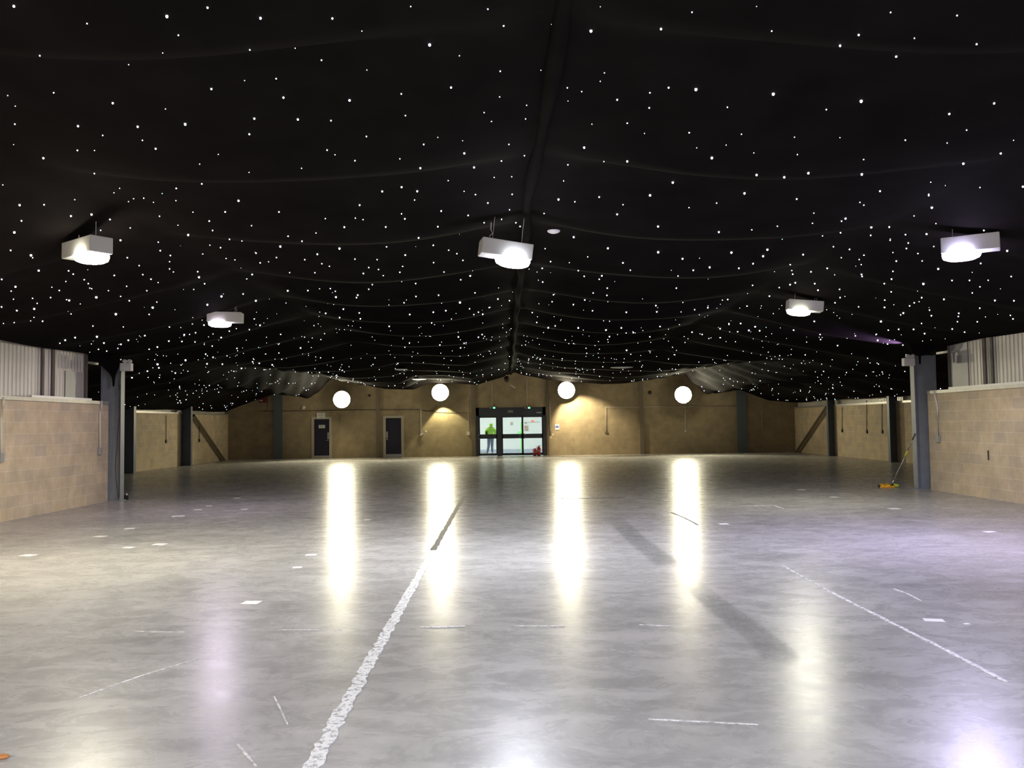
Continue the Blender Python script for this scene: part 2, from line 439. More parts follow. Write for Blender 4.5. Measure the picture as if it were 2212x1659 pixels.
a = W(1121, 912, 46.0)-e.location; b_ = W(1130, 983, 46.0)-e.location
MB().box(a.x+.08, b_.x, 0, .05, -e.location.z+.003, a.z).build('door_leaf', m_gp, e)
c_ = W(1118, 932, 46.0)-e.location; d_ = W(1121, 937.5, 46.0)-e.location
MB().box(c_.x, a.x+.08, 0, .03, d_.z, c_.z).build('push_plate', m_gp, e)
lobby_item('door_mat', 1037, 1051, 976, 978, 44.2, m_white, 'white doorway strip low in the lobby behind left glass leaf', 'strip', .05)
m_hatch = plain('grey_wall_base', (.32, .34, .40), .5)
struct(MB().box(LX0, LX1, LY-.03, LY-.001, 0, .2).build('baseboard_lobby', m_hatch))

# ------------------------------------------------------------------ solid doors
def text_lines(e, x0, x1, z, n, y=-.012, h=.03, mat=None, name='printed_lines'):
    t = MB(); random.seed(3)
    for k in range(n):
        x = x0
        while x < x1-.02:
            wd = random.uniform(.03, .08); t.box(x, min(x+wd, x1), y-.002, y, z-k*h*1.7-h, z-k*h*1.7); x += wd+.02
    return t.build(name, mat or m_greyb, e)
def door(i, a, c, t, side):
    e = empty('door_%d' % i, ((a+c)/2, YF, 0), None, None, kind='structure')
    h = (c-a)/2; f = .13
    m = MB(); m.box(-h, -h+f, -.03, .12, 0, t); m.box(h-f, h, -.03, .12, 0, t); m.box(-h+f, h-f, -.03, .12, t-.12, t)
    m.build('frame', m_frame, e)
    l = MB().box(-h+f, h-f, .01, .06, .01, t-.12).build('door_leaf', m_navy, e)
    MB().box(-h+f, h-f, 0, .009, .012, .17 if i == 2 else .14).build('kick_plate', m_kick, l)
    hx = (h-f-.06)*side
    MB().box(hx-.04, hx+.04, 0, .009, .98, 1.32).build('push_plate', m_kick, l, label='pale finger plate')
    hm = MB(); hm.lathe([(.03, 0), (.03, -.025)], 12, 'y', (hx, 0, .92)); hm.tube([(hx, -.02, .92), (hx, -.055, .92), (hx-side*.1, -.055, .92)], .01, 6)
    hm.build('door_handle', m_chrome, l)
    return e
d1 = door(1, *D[0], 1); d2 = door(2, *D[1], -1)
# small sign on the first door
s_ = MB().box(far_x(688.5)-d1.location.x, far_x(702)-d1.location.x, -.004, .008, far_z(695, 925), far_z(695, 918)).build('door_sign', m_white, d1)
sx = (far_x(688.5)+far_x(702))/2-d1.location.x
text_lines(s_, sx-.10, sx+.10, far_z(695, 919.4), 2, -.005, .028)
# sign over the door
a, c = far_x(684.5), far_x(703); zz0, zz1 = far_z(693, 904), far_z(693, 891.5)
e = empty('door_name_sign', ((a+c)/2, YF, zz0), 'white lettered sign fixed above the leftmost navy door', 'sign')
MB().box((a-c)/2, (c-a)/2, -.045, -.033, .0, zz1-zz0).build('sign_panel', m_white, e)
text_lines(e, -.10, .10, zz1-zz0-.04, 1, -.046, .035); text_lines(e, -.16, .16, zz1-zz0-.12, 1, -.046, .035, name='printed_lines'); text_lines(e, -.05, .05, .07, 1, -.046, .04, name='printed_lines')

# ------------------------------------------------------------------ star cloth
SEAMS = [-6.15, -3.3, -.45, 2.4, 5.25, 8.1, 10.95, 13.8, 16.65, 19.5, 22.3, 25.2, 28.0, 30.8, 33.7, 36.6, 39.4, 42.4]
def smooth(a, b, x):
    t = min(1, max(0, (x-a)/(b-a))); return t*t*(3-2*t)
def saw(y):                      # 1 at a seam line, falls fast behind it, builds slowly in front of the next
    for i in range(len(SEAMS)-1):
        if SEAMS[i] <= y < SEAMS[i+1]:
            t = (y-SEAMS[i])/(SEAMS[i+1]-SEAMS[i])
            if t < .17: return 1-smooth(0, .17, t)
            return smooth(.3, 1, t)
    return 0
far_poly = [(480, 893), (560, 862), (595, 850), (640, 856), (668, 861), (700, 835), (718, 814), (760, 828), (830, 840), (895, 842), (925, 827), (978, 827), (1030, 832), (1085, 815), (1110, 804), (1130, 811), (1180, 820), (1240, 825), (1300, 830), (1350, 828), (1420, 819), (1475, 806), (1500, 830), (1525, 851), (1560, 848), (1590, 838), (1620, 850), (1660, 866), (1700, 869), (1730, 870)]
YD = 42.3
fp = [(W(px, py, YD).x, W(px, py, YD).z) for px, py in far_poly]
def far_prof(x):
    if x <= fp[0][0]: return fp[0][1]
    for i in range(len(fp)-1):
        if x <= fp[i+1][0]:
            t = (x-fp[i][0])/(fp[i+1][0]-fp[i][0]); t = t if True else 0
            return fp[i][1]*(1-t)+fp[i+1][1]*t
    return fp[-1][1]
def near_prof(x, y):
    u = abs(x-CX); sg = x < CX
    sw = saw(y)
    if u <= 4.9:
        base = 4.40-.10*u/4.9; lobe = 4*(u/4.9)*(1-u/4.9)
        return base - lobe*(.08+.24*sw)
    edge = 9.55; out = 2.28 if sg else 2.42
    if u <= edge:
        t = (u-4.9)/(edge-4.9); lobe = 4*t*(1-t)
        return 4.30*(1-t)+3.30*t - lobe*(.02+.12*sw)
    t = min(1, (u-edge)/(14.3-edge)); lobe = 4*t*(1-t)
    return 3.30*(1-t)+out*t - lobe*(.02+.10*sw)
def farm(x, y):                  # rear bays: supports on the ridge and near the old wall lines
    u = abs(x-CX); sw = saw(y)
    lobe = 4*(u/9.1)*(1-u/9.1) if u < 9.1 else max(0, 4*((u-9.1)/5.2)*(1-(u-9.1)/5.2))*.5
    w2 = smooth(41.6, 42.3, y)
    return far_prof(x) - (sw-.6)*lobe*.28*(1-w2) + .12*lobe*(1-w2)
def cloth_z(x, y):
    wv = smooth(22, 38, y)
    z = near_prof(x, y)*(1-wv)
    if wv > 0: z += farm(x, y)*wv
    # gathered pleats running out from the supports in the rear bays
    u = abs(x-CX)
    if y > 24:
        g_ = math.exp(-((u-9.0)/1.6)**2)*smooth(24, 34, y)
        z += g_*.05*math.sin((x*1.0+y*.35)*9.0)
    z += .012*math.sin(x*2.1+y*.7)+.01*math.sin(x*.9-y*1.9)
    return z
nx, dy = 190, .14
x0g, x1g = XWL+.02, XWR-.02
xg = [x0g+(x1g-x0g)*i/nx for i in range(nx+1)]
yg = []; y = YB+.02
while y < YD: yg.append(y); y += dy
yg.append(YD)
bm = bmesh.new(); vv = {}
XL_, XR_ = XNL-.24, XNR+.24
def vert(i, j):
    if (i, j) not in vv:
        x = xg[i]; y = yg[j]; vv[(i, j)] = bm.verts.new((x, y, cloth_z(x, y)))
    return vv[(i, j)]
for j in range(len(yg)-1):
    wide = yg[j] > YN-.58
    for i in range(nx):
        if not wide and (xg[i] < XL_ or xg[i+1] > XR_): continue
        bm.faces.new((vert(i, j), vert(i, j+1), vert(i+1, j+1), vert(i+1, j)))
mbx = MB(); mbx.bm.free(); mbx.bm = bm
cloth = MB.build(mbx, 'star_cloth', m_cloth, smooth=True)
sd = cloth.modifiers.new('thickness', 'SOLIDIFY'); sd.thickness = .006; sd.offset = 1
tag(cloth, 'black draped star cloth ceiling lining hung in swags and dotted with tiny white lights', 'star cloth')
# ridge sleeve
pts = []; rr = []
y = 4.0
while y < 41.8:
    pts.append((CX + .10*math.exp(-((y-6.0)/2.0)**2) + .015*math.sin(y*1.7), y, cloth_z(CX, y)-.0-.03*(1-abs(((y-8.1)/2.85) % 1-.5)*2)))
    rr.append(.065+.01*math.sin(y*2.3)); y += .3
MB().tube(pts, rr, 10).build('ridge_sleeve', m_cloth, cloth, True)
for (s, xx) in ((1, -9.05), (-1, 9.85)):      # tails gathered at the two near columns
    t = MB()
    yy = YN-.115
    zt_ = 3.36
    P_ = [(-9.32, zt_), (-8.80, zt_), (-8.84, 3.08), (-8.92, 2.86), (-8.945, 2.62), (-8.97, 2.62), (-8.99, 2.82), (-9.05, 2.92), (-9.30, 3.16)] if s == 1 else [(9.40, zt_), (10.05, zt_), (10.0, 3.25), (9.85, 3.14), (9.7, 3.09), (9.66, 3.09), (9.65, 2.9), (9.62, 2.9), (9.62, 3.09), (9.5, 3.14), (9.44, 3.2)]
    t.prism(P_, 'y', yy-.03, yy)
    t.build('gathered_tail', m_cloth, cloth)
# ------------------------------------------------------------------ star lights (sewn into the cloth)
DATA = {
(0,0,.33454): "90,22,4;1078,88,5;1340,20,3;1682,104,4;2146,104,3;562,148,2;1152,212,2;1613,302,2;1906,304,1;2076,369,2;257,338,2;1051,329,1;831,408,1;1783,488,2;1365,570,3;1579,515,1;50,604,1;347,593,2;1830,626,3;99,673,1;728,652,3;1068,701,1;1642,750,3;1923,756,3;2137,775,2;96,796,2;504,798,3;889,806,3;1196,792,4;663,868,1.5;1610,852,2.5;88,925,2;500,957,2;610,969,1;920,901,1.5;1005,942,2.5;2112,950,2;1410,983,1;2163,996,1;280,1015,3;1289,1043,1;1947,1079,1;609,1118,1.5;1608,1104,.7;18,1190,1;772,1209,.8;736,1237,.8;1047,1240,1;1138,1211,2;1303,1183,2",
(740,0,.33454): "440,20,1.5;938,52,2;1337,5,1.5;1664,19,.7;125,192,1;1040,158,2.5;1352,140,2.5;562,265,5;1604,188,5;2056,176,3.5;754,347,1.3;157,444,.8;1018,438,2.2;1280,444,2;1691,463,1.5;1664,507,1.2;45,625,3.5;379,603,2;700,546,3;1451,551,1.7;1544,586,1.5;1984,588,2;2105,549,2.5;1014,623,1.4;1455,635,.6;1773,637,2.5;1980,689,2.3;1189,675,1.4;914,722,1.3;406,744,1.6;962,779,1.3;1182,763,1.5;1610,797,1;1838,791,1.8;154,862,2;1949,857,1;524,925,2;615,874,.7;775,903,.6;1074,925,1.8;786,983,3;1174,997,1.7;1560,949,3.2;80,1025,1.8;370,1021,1.2;1026,1035,2;1455,1056,1.7;1687,1036,1.2;1838,1032,3;502,1080,2.7;849,1070,2.7;2132,1166,3.5;979,1137,1.1;1092,1131,1.2;682,1161,1.2;1427,1158,1;381,1195,2.5;256,1227,2.5;482,1225,2.7;785,1233,1;858,1245,1.7;1095,1251,2;1985,1248,3.5",
(1480,0,.33092): "44,55,2;466,37,.9;1341,74,2;1775,97,2.3;565,191,2;1132,196,3;1496,222,1.8;1011,286,3.5;1902,267,2.5;1377,345,3.2;70,566,5;575,600,5;1149,652,5;2017,667,3;276,697,1.8;921,697,2;1724,737,3.2;26,847,2;1837,832,1.8;367,863,1.5;713,879,1.2;1010,885,.8;1437,905,2;75,947,.8;268,945,.9;448,985,1;732,994,1.3;1710,924,1.2;2143,911,.8;174,1020,4;1165,1030,1.5;2060,994,2.8;1816,1062,3.2;466,1127,3.3;647,1152,3.2;804,1116,3.5;1153,1131,3.5;1272,1242,2.5;387,1250,3.3;1603,1179,1;1698,1204,.7;1924,1217,1.3;2205,1213,3;1590,1265,1.3",
(0,400,.33454): "127,117,3;285,113,2;483,86,1;1540,90,3;1454,169,2.2;1351,225,2;1801,163,2;458,187,2.5;591,180,3;710,214,2;139,219,2;93,289,3.5;650,285,1.7;841,268,1.3;1030,194,1.5;863,82,1;928,75,1.3;830,100,.8;991,106,.7;1136,96,1;1246,169,1;1149,254,.7;1373,288,1.6;1215,316,3;1624,254,1.5;2101,209,1.2;2041,304,1.2;1860,321,1.6;1950,355,1.8;1482,347,1.6;1562,358,.9;778,346,2.5;1022,362,1.2;69,408,2;200,438,3.3;211,463,1.2;1035,415,2;1355,384,1;1424,396,1.7;1810,388,3;2192,402,3;2049,439,2.3;1653,434,1.8;1309,439,1.8;1100,451,1.6;822,462,1.7;1785,460,1.5;1095,490,1.2;1095,535,1.4;899,511,1.3;1680,499,1.5;1460,470,1;1517,478,1;1734,487,1;1968,477,1.5;2078,501,1.4;2127,520,1.2;250,547,2.7;443,547,1.8;662,496,1.7;473,569,1.8;922,569,1.7;1277,551,1.6;1285,590,2.8;1628,570,2.2;1593,599,1.8;1120,558,1.1;975,603,1.8;11,600,2;544,606,1.4;570,627,1.6;738,580,1.7;1021,623,1;1321,630,1.4;100,651,2.7;72,676,1.3;383,676,1.6;335,654,.9;425,615,1;580,658,1;592,665,1;818,650,1.3;700,674,1.1;948,678,1.2;1251,669,.9;2033,560,1.3;1870,561,1.2;1858,677,2.4;1988,676,1.8;2169,715,2.6;2165,680,1.4;2133,664,1.3;1430,714,2.8;1570,697,1.7;1652,742,2.5;327,720,1.4;622,718,3.3;779,714,1.4;210,728,1.4;240,760,1.3;447,740,2.6;430,732,1.2;87,732,1.1;835,740,1.7;1013,749,1.2;986,784,3;109,802,2.2;221,790,2.5;10,780,1.8;1339,766,2.5;748,827,3.3;459,828,1.2;963,830,1.5;275,875,1.8;219,850,.9;92,883,1;600,902,1.5;796,911,1;1094,911,1.3;1317,900,1.8;1642,861,1.3;1679,899,2;2103,822,1.8;2193,850,1.7;1610,928,1.3;1263,949,1.5;1190,962,2;935,967,1.9;1481,938,1.4;1428,981,2;1812,961,1.3;1941,1048,1.8;626,973,2.8;485,979,2.2;421,995,2.4;387,1018,1.3;671,1014,2;781,1024,2;829,996,2;1090,1003,1.7;1175,1004,1.6;1259,1009,1.2;1016,1039,2;963,1056,1.3;761,1051,1.2;689,1066,1.3;636,1056,1.3;1530,1051,1.4;1328,1088,1.6;1376,1107,1.6;1370,1035,1.4;1198,1125,2.5;1337,1150,1.9;1436,1152,1.7;1758,1156,1.8;1017,1151,2.8;1026,1176,2;952,1197,1.8;1132,1210,1.6;1559,1179,2;1674,1147,1.6;852,1239,2;1213,1198,1;1631,1137,1.4",
(740,400,.33454): "110,124,2.3;637,158,2.3;811,190,2;938,109,2;465,90,1.4;381,172,1.4;402,212,2.2;1078,152,1.4;83,200,1.3;132,220,1.2;11,267,2.5;279,266,2.1;615,256,2;914,237,1.6;1027,217,1.4;1119,237,1.8;1146,259,2;491,337,2.4;1301,175,1.5;1394,82,3;1500,98,1.6;1657,68,2.3;1811,120,1.4;1773,178,2.5;2037,257,2.8;1492,330,2.8;1713,402,2.8;2038,422,3.3;2195,469,2.5;1810,494,2.4;1583,457,1.3;1343,490,1.7;1289,533,1.7;1308,407,1.4;284,394,1.6;586,383,1.8;685,412,1.5;738,434,1.4;405,448,2.3;80,470,1.5;223,473,1.4;588,491,1.4;777,480,1.5;169,522,1.5;232,540,1.5;388,520,1.4;134,566,1.8;370,555,1.5;263,580,1.3;655,557,1.4;824,582,2.5;763,608,1.6;472,629,1.6;192,637,1.4;169,664,1.5;98,703,2;90,723,1.6;474,714,1.8;620,708,1.6;855,689,1.6;758,753,3;1003,730,1.9;1077,742,1.7;397,754,1.4;5,794,1.9;586,816,1.9;667,807,2;434,829,1.9;115,859,1.8;108,820,1.5;877,816,1.5;905,830,1.9;848,832,1.5;820,794,1.4;947,785,1.4;301,908,1.8;575,887,1.4;1292,619,1.9;1362,705,1.4;1522,549,1.6;1560,583,1.6;1674,578,2.4;1657,603,1.7;1858,542,1.6;1564,738,1.8;1618,692,1.5;1709,662,1.7;1707,708,1.5;1490,767,1.8;1353,747,1.4;2155,657,1.7;2166,582,1.4;2023,774,2;2029,811,2;1832,814,2;1614,806,1.5;1225,820,1.4;1254,881,1.6;1328,916,2.2;1373,905,1.5;1522,916,2.2;1701,930,2.4;1800,915,2;1723,973,1.9;1877,947,1.6;2050,908,1.6;1984,976,1.5;1834,1062,2;748,977,2;877,977,1.7;901,960,1.7;785,1017,1.5;628,1028,1.6;432,1017,1.4;762,1047,1.5;1276,1120,1.7",
(1480,400,.33092): "205,104,1.5;728,79,2.5;1590,59,2.3;1610,135,3.3;1141,105,1.5;1166,122,1.4;25,139,1.3;840,178,1.2;831,239,1.4;602,264,1.4;435,288,1.4;1047,211,2.8;1021,231,1.8;1494,195,1.3;1637,245,1.2;220,295,2.7;1215,271,3;1332,270,2.5;1211,323,1.9;1014,306,2;897,326,1.2;1438,314,1.9;1576,313,2.7;1950,290,2.2;2102,424,2.8;302,430,3.2;537,414,3;509,458,3;443,505,2.3;770,449,2.5;968,396,1.6;1073,410,1.9;1338,354,1.5;1456,369,1.9;1444,404,1.9;1623,391,1.5;1519,436,1.6;1167,451,1.7;1019,469,1.2;1378,486,2.2;1356,434,1.2;1547,485,1.4;1722,488,2.4;1929,501,1.9;1136,483,1.2;1149,511,1.2;160,530,2.6;53,552,2.2;351,535,2.1;686,515,1.5;927,538,2;821,560,2;696,553,1.5;702,575,1.9;1151,576,2.1;1155,591,1.8;1652,538,2.8;1347,607,2.2;1356,553,1.5;1300,639,1.8;1555,640,3.3;2128,588,1.8;1856,611,1.8;1742,619,1.8;1978,615,1.3;719,633,2.4;685,644,2.4;846,638,1.8;867,679,2.3;614,662,1.5;1008,673,1.6;1345,694,1.6;1924,658,1.4;1874,695,1.5;550,719,1.8;1011,726,1.7;978,761,1.6;1132,791,1.4;1303,747,1.6;1301,791,2.1;1544,731,1.8;1495,761,1.7;1465,782,1.7;1689,740,2.3;2022,749,2.3;2146,747,2;1923,797,1.6;1786,829,1.7;1783,854,1.4;1777,888,1.3;1424,831,2.5;1407,842,1.4;1607,846,2;1595,809,1.5;1278,884,2.7;843,884,1.8;1543,898,1.3;1394,935,1.8;1491,937,2;1326,942,1.5;1743,933,1.8;1563,963,1.9;1824,956,1.8;1907,888,1.5;2140,868,1.6;2123,843,1.3;1248,969,1.5;1257,1008,2.5;1111,979,1.5;881,970,1.6;884,1002,1.6;708,943,1.8;457,920,2.2;416,943,2.4;486,946,2;362,898,1.9;286,905,1.7;228,932,2;343,954,1.6;45,955,1.7;229,991,1.6;111,971,1.5;278,741,1.6;995,1042,1.6;1321,1034,1.6;1421,1040,1.5;404,784,1.6;148,797,1.5;440,648,1.6;62,808,1.4"}
def cloth_hit(px, py):
    d = ray(px, py); d = d/d.y; y = 3.0; last = None
    while y < YD:
        p = EYE + d*y
        u_ok = (XNL < p.x < XNR) if y < YN-.3 else (XWL < p.x < XWR)
        if not u_ok: return None
        if p.z >= cloth_z(p.x, y): 
            p.z = cloth_z(p.x, y); return p
        y += .05
    return None
stars = []
for (ox, oy, k), txt in DATA.items():
    for q in txt.split(';'):
        a, b_, s = map(float, q.split(','))
        p = cloth_hit(ox+a*k, oy+b_*k)
        if p: stars.append((s, p, .5*(1.1+1.15*s)*p.y/FP))
rnd = random.Random(11)
def proj(p):
    d = p-EYE; f = d.dot(Fv); return 1106+FP*d.dot(Rv)/f, 829.5-FP*d.dot(Uv)/f
n = 0
while n < 1900:                    # the many small ones further down the hall, evenly scattered over the cloth
    y = rnd.uniform(11, 42); lim = (XNL, XNR) if y < YN-.3 else (XWL+.2, XWR-.2)
    x = rnd.uniform(*lim)
    n += 1
    if y < 17 and rnd.random() < .7: continue
    if y < 21 and rnd.random() < .35: continue
    if y > 26 and rnd.random() < .25: continue
    p = Vector((x, y, cloth_z(x, y)))
    px = rnd.choice((.5, .6, .7, .8, .9, 1.0, 1.3))
    stars.append((px*.3, p, px*.75*min(y, 33)/FP))
# off-frame part of the cloth above and behind the viewpoint
for k in range(260):
    x = rnd.uniform(XNL+.2, XNR-.2); y = rnd.uniform(YB+.3, 4.3)
    stars.append((0, Vector((x, y, cloth_z(x, y))), rnd.choice((.006, .01, .015))))
for k in range(420):
    x = rnd.uniform(XNL+.2, XNR-.2); y = rnd.uniform(4, 17)
    p = Vector((x, y, cloth_z(x, y))); q = proj(p)
    if not (-8 < q[0] < 2220 and -8 < q[1]): stars.append((0, p, rnd.choice((.006, .01, .015))))
m_star = emit('led_white', (.80, .84, 1.0), 9, mis=False)
m_star_b = emit('led_blue_white', (.55, .60, 1.0), 14, mis=False)
m_star_g = emit('led_cyan', (.35, 1, .85), 5, mis=False)
order = sorted(stars, key=lambda t: -t[2]*1800/t[1].y if t[0] >= 1 else 0)
ico_mesh = {}
for nm, mt in (('w', m_star), ('b', m_star_b)):
    q = MB(); q.ico((0, 0, 0), 1, 2); me = q.mesh('led_'+nm, True); me.materials.append(mt); ico_mesh[nm] = me
for s, p, r in order[:100]:
    o = bpy.data.objects.new('led_light', ico_mesh['w'])
    COL.objects.link(o); o.location = p - Vector((0, 0, r*.6)); o.scale = (r*.85, r*.85, r); o.parent = cloth
rest = order[100:]
def merged(lst, mat, name):
    import numpy as np
    q = MB(); q.ico((0, 0, 0), 1, 1); me0 = q.mesh('t')
    V = np.array([v.co[:] for v in me0.vertices]); Fc = [list(p.vertices) for p in me0.polygons]
    vs_, fs = [], []
    for s, p, r in lst:
        o_ = len(vs_)
        for v in V: vs_.append((p.x+v[0]*r*.85, p.y+v[1]*r*.85, p.z-r*.6+v[2]*r))
        for f in Fc: fs.append([i+o_ for i in f])
    me = bpy.data.meshes.new(name); me.from_pydata(vs_, [], fs); me.materials.append(mat)
    o = bpy.data.objects.new(name, me); COL.objects.link(o); o.parent = cloth; o['kind'] = 'stuff'
    return o
o = merged([t for i, t in enumerate(rest)], m_star, 'led_lights')
o.data.materials.append(m_star_g)
for i, p in enumerate(o.data.polygons):
    st = i//20
    if st > 420 and st % 17 == 0: p.material_index = 1

# ------------------------------------------------------------------ hanging low bay lamps
def lowbay(px, py, wpx, col, st, rz, label, wm=.66, Y=None, tilt=0, cable=0):
    """px,py = centre of the gear box in the photo; wpx its width"""
    L_ = wm; 
    p = W(px, py, Y)
    e = empty('low_bay_lamp', p, label, 'ceiling lamp', 'white boxed low bay lamps hanging under the star cloth', rz=rz)
    make_lamp(e, L_, col, st, tilt)
    return e
def make_lamp(e, L_, col, st, tilt=0, hang=.45):
    mt = lamp_mat('lamp_glow', col, st)
    bx = MB().box(-L_/2, L_/2, -.14, .14, -.10, .10, bev=.006).build('gear_box', m_gear, e)
    m = MB()
    m.lathe([(.05, -.195), (.15, -.188), (.20, -.165), (.215, -.13), (.215, -.101)], 28, c=(L_*.16, 0, 0), sx=1.05, sy=.9)
    m.build('diffuser', mt, e, True, 'glowing round diffuser bowl')
    for x in (-L_*.28, L_*.30): MB().tube([(x, 0, .10), (x, 0, hang)], .004, 5).build('suspension_wire', m_offw, e)
    h = MB().tube([(-L_*.32, 0, .10), (-L_*.34, .01, .16), (-L_*.29, 0, .19), (-L_*.33, 0, .24), (-L_*.34, 0, .33)], .007, 6).build('hook', m_offw, e)
    ld = bpy.data.lights.new('downlight', 'SPOT'); lo = bpy.data.objects.new('downlight', ld); COL.objects.link(lo)
    ld.energy = st/62.0*SPOTW; ld.color = col; ld.spot_size = math.radians(176); ld.spot_blend = .35; ld.shadow_soft_size = .2
    lo.parent = e; lo.location = (L_*.16, 0, -.24)
    if tilt: e.rotation_euler.y = tilt
    return e
SPOTW = 800.0
LP = 62.0
lamps = [
 lowbay(188, 537, 0, (1.0, .93, .72), LP*1.0, math.radians(-38), 'white box lamp with warm glowing bowl at far left of the front row', Y=10.3, tilt=.0, wm=.74),
 lowbay(1092, 541, 0, (.86, .89, 1.0), LP*1.0, math.radians(12), 'white box lamp with bluish glowing bowl hanging centre of ceiling', Y=10.6, tilt=.12),
 lowbay(2096, 528, 0, (.68, .62, 1.0), LP*1.1, math.radians(32), 'white box lamp with violet glowing bowl at far right of the front row', Y=10.6),
 lowbay(487, 686, 0, (.92, .78, 1.0), LP*.25, math.radians(4), 'smaller-looking white box lamp with dim violet bowl, left of second row', Y=16.7, tilt=.04),
 lowbay(1738, 661, 0, (1.0, .98, .78), LP*.4, math.radians(-4), 'white box lamp with yellowish glowing bowl, right of second row', Y=16.2, tilt=.10),
]
for l in lamps[2:]: pass
lamps[2].scale.x = 1; lamps[2].rotation_euler.z = math.radians(32+180-64)
# flip so the bowl sits on the same end as in the photo
lamps[4].rotation_euler.z = math.radians(180-6)
lamps[4].rotation_euler.y = -.10
lamps[3].rotation_euler.z = math.radians(180+4); lamps[3].rotation_euler.y = -.02
# the same lamps over the part of the hall behind the viewpoint
for (x, y, c_, k, l) in ((-5.6, -1.6, (1.0, .88, .72), 2.4, 'white box lamp over the near left floor'), (.3, -1.8, (.80, .86, 1.0), 2.6, 'white box lamp straight over the near floor'), (6.0, -1.6, (.76, .75, 1.0), 2.4, 'white box lamp over the near right floor'),
                 (-5.6, -6.6, (1, .9, .75), .8, 'white box lamp at the back left of the hall'), (6.0, -6.6, (.8, .75, 1.0), .8, 'white box lamp at the back right of the hall')):
    e = empty('low_bay_lamp', (x, y, 3.85), l, 'ceiling lamp', 'white boxed low bay lamps hanging under the star cloth'); make_lamp(e, .66, c_, LP*k)
# glowing discs below the cloth, imitating light that shows through it
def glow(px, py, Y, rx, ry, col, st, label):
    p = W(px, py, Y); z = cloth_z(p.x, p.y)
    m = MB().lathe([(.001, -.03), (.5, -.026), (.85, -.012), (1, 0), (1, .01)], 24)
    o = m.build('light_patch_disc', emit('light_patch_glow', col, st), smooth=True)
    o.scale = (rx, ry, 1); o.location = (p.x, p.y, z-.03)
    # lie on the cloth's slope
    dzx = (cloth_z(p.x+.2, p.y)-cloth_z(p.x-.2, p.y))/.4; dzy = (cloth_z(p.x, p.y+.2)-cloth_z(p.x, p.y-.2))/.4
    tag(o, label, 'lamp', 'glowing discs imitating light patches on the cloth')
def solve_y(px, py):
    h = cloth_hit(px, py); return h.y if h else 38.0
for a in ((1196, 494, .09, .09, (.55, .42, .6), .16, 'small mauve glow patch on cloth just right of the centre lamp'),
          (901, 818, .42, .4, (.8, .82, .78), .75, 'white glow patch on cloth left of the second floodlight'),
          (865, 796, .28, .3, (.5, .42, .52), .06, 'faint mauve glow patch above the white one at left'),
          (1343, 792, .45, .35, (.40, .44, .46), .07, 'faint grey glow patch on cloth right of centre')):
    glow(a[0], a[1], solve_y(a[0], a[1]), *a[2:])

# ------------------------------------------------------------------ floodlights on the far wall
def flood(px, py, label, st, spots):
    p = W(px, py, YF-.55)
    e = empty('floodlight', p, label, 'floodlight', 'round floodlights on the far wall')
    MB().lathe([(.10, .30), (.30, .26), (.42, .10), (.46, 0), (.46, -.03)], 28, 'y').build('housing', m_dark, e, True)
    MB().lathe([(.02, -.24), (.16, -.225), (.30, -.17), (.40, -.09), (.44, 0)], 28, 'y').build('lens', emit('flood_glow', (1.0, .90, .62), st), e, True)  # lens and housing enlarged so their shape takes in the lamp's glare
    MB().tube([(-.3, .1, .25), (0, .2, .33), (0, .54, .33)], .02, 6).build('bracket', m_dark, e)
    for (loc, aim, ang, pw, col, bl) in [((0, -.3, 0), (0, -1, -.42), 120, 1000, (1, .93, .66), .8)] + spots:
        ld = bpy.data.lights.new('flood_beam', 'SPOT'); lo = bpy.data.objects.new('flood_beam', ld); COL.objects.link(lo)
        ld.energy = pw; ld.color = col; ld.spot_size = math.radians(ang); ld.spot_blend = bl; ld.shadow_soft_size = .06
        lo.parent = e; lo.location = loc
        lo.rotation_euler = Vector(aim).to_track_quat('-Z', 'Y').to_euler()
FS = 55.0
flood(738.5, 863, 'round glaring floodlight above and right of the signed navy door', FS, [((0, .1, -.5), (0, -.5, -1), 100, 100, (1, .85, .5), .5)])
flood(951, 848, 'round glaring floodlight with yellow beam on wall left of entrance', FS, [((0, .15, -.5), (.15, .12, -1), 96, 200, (1, .90, .50), .2)])
flood(1223.5, 843, 'round glaring floodlight above wall just right of the entrance', FS, [((.1, -.7, -.2), (.50, .9, -1.15), 96, 620, (1, .84, .55), .55)])
flood(1475.5, 853, 'round glaring floodlight at the right of the far wall', FS, [])
# ------------------------------------------------------------------ conduits, sockets, fittings
def conduit(pts, r, box, label, mat=None, bmat=None, name='socket_conduit', bsize=(.09, .05, .13), double=False):
    """pts world points top->bottom; socket box at the end"""
    base = Vector(pts[-1]); e = empty(name, base, label, 'wall socket', 'wall sockets fed by surface conduits')
    MB().tube([Vector(p)-base for p in pts], r, 6).build('conduit', mat or m_offw, e, True)
    if box:
        nx_ = Vector(box); sx, sy, sz = bsize
        if abs(nx_.x) > .5: m = MB().box(-sy/2, sy/2, -sx/2, sx/2, -sz/2-.03, sz/2-.03, bev=.006)
        else: m = MB().box(-sx/2, sx/2, -sy/2, sy/2, -sz/2-.03, sz/2-.03, bev=.006)
        b_ = m.build('socket_box', bmat or m_greyb, e)
    return e
X = XNL+.03
conduit([WX(8, 858, X), WX(7, 870, X), WX(3, 905, X), WX(3, 985, X)], .02, (1, 0, 0), 'grey socket on near left wall at the left picture edge', bsize=(.12, .05, .16))
conduit([WX(220, 866, X), WX(219, 878, X), WX(216, 890, X), WX(216, 972, X)], .02, (1, 0, 0), 'grey socket on near left wall just before the column', bsize=(.14, .05, .15))
X = XNR-.03
conduit([WX(2018, 844, X), WX(2020, 856, X), WX(2025, 880, X), WX(2026, 945, X)], .02, (1, 0, 0), 'grey socket on near right wall just past the column', bsize=(.14, .05, .15))
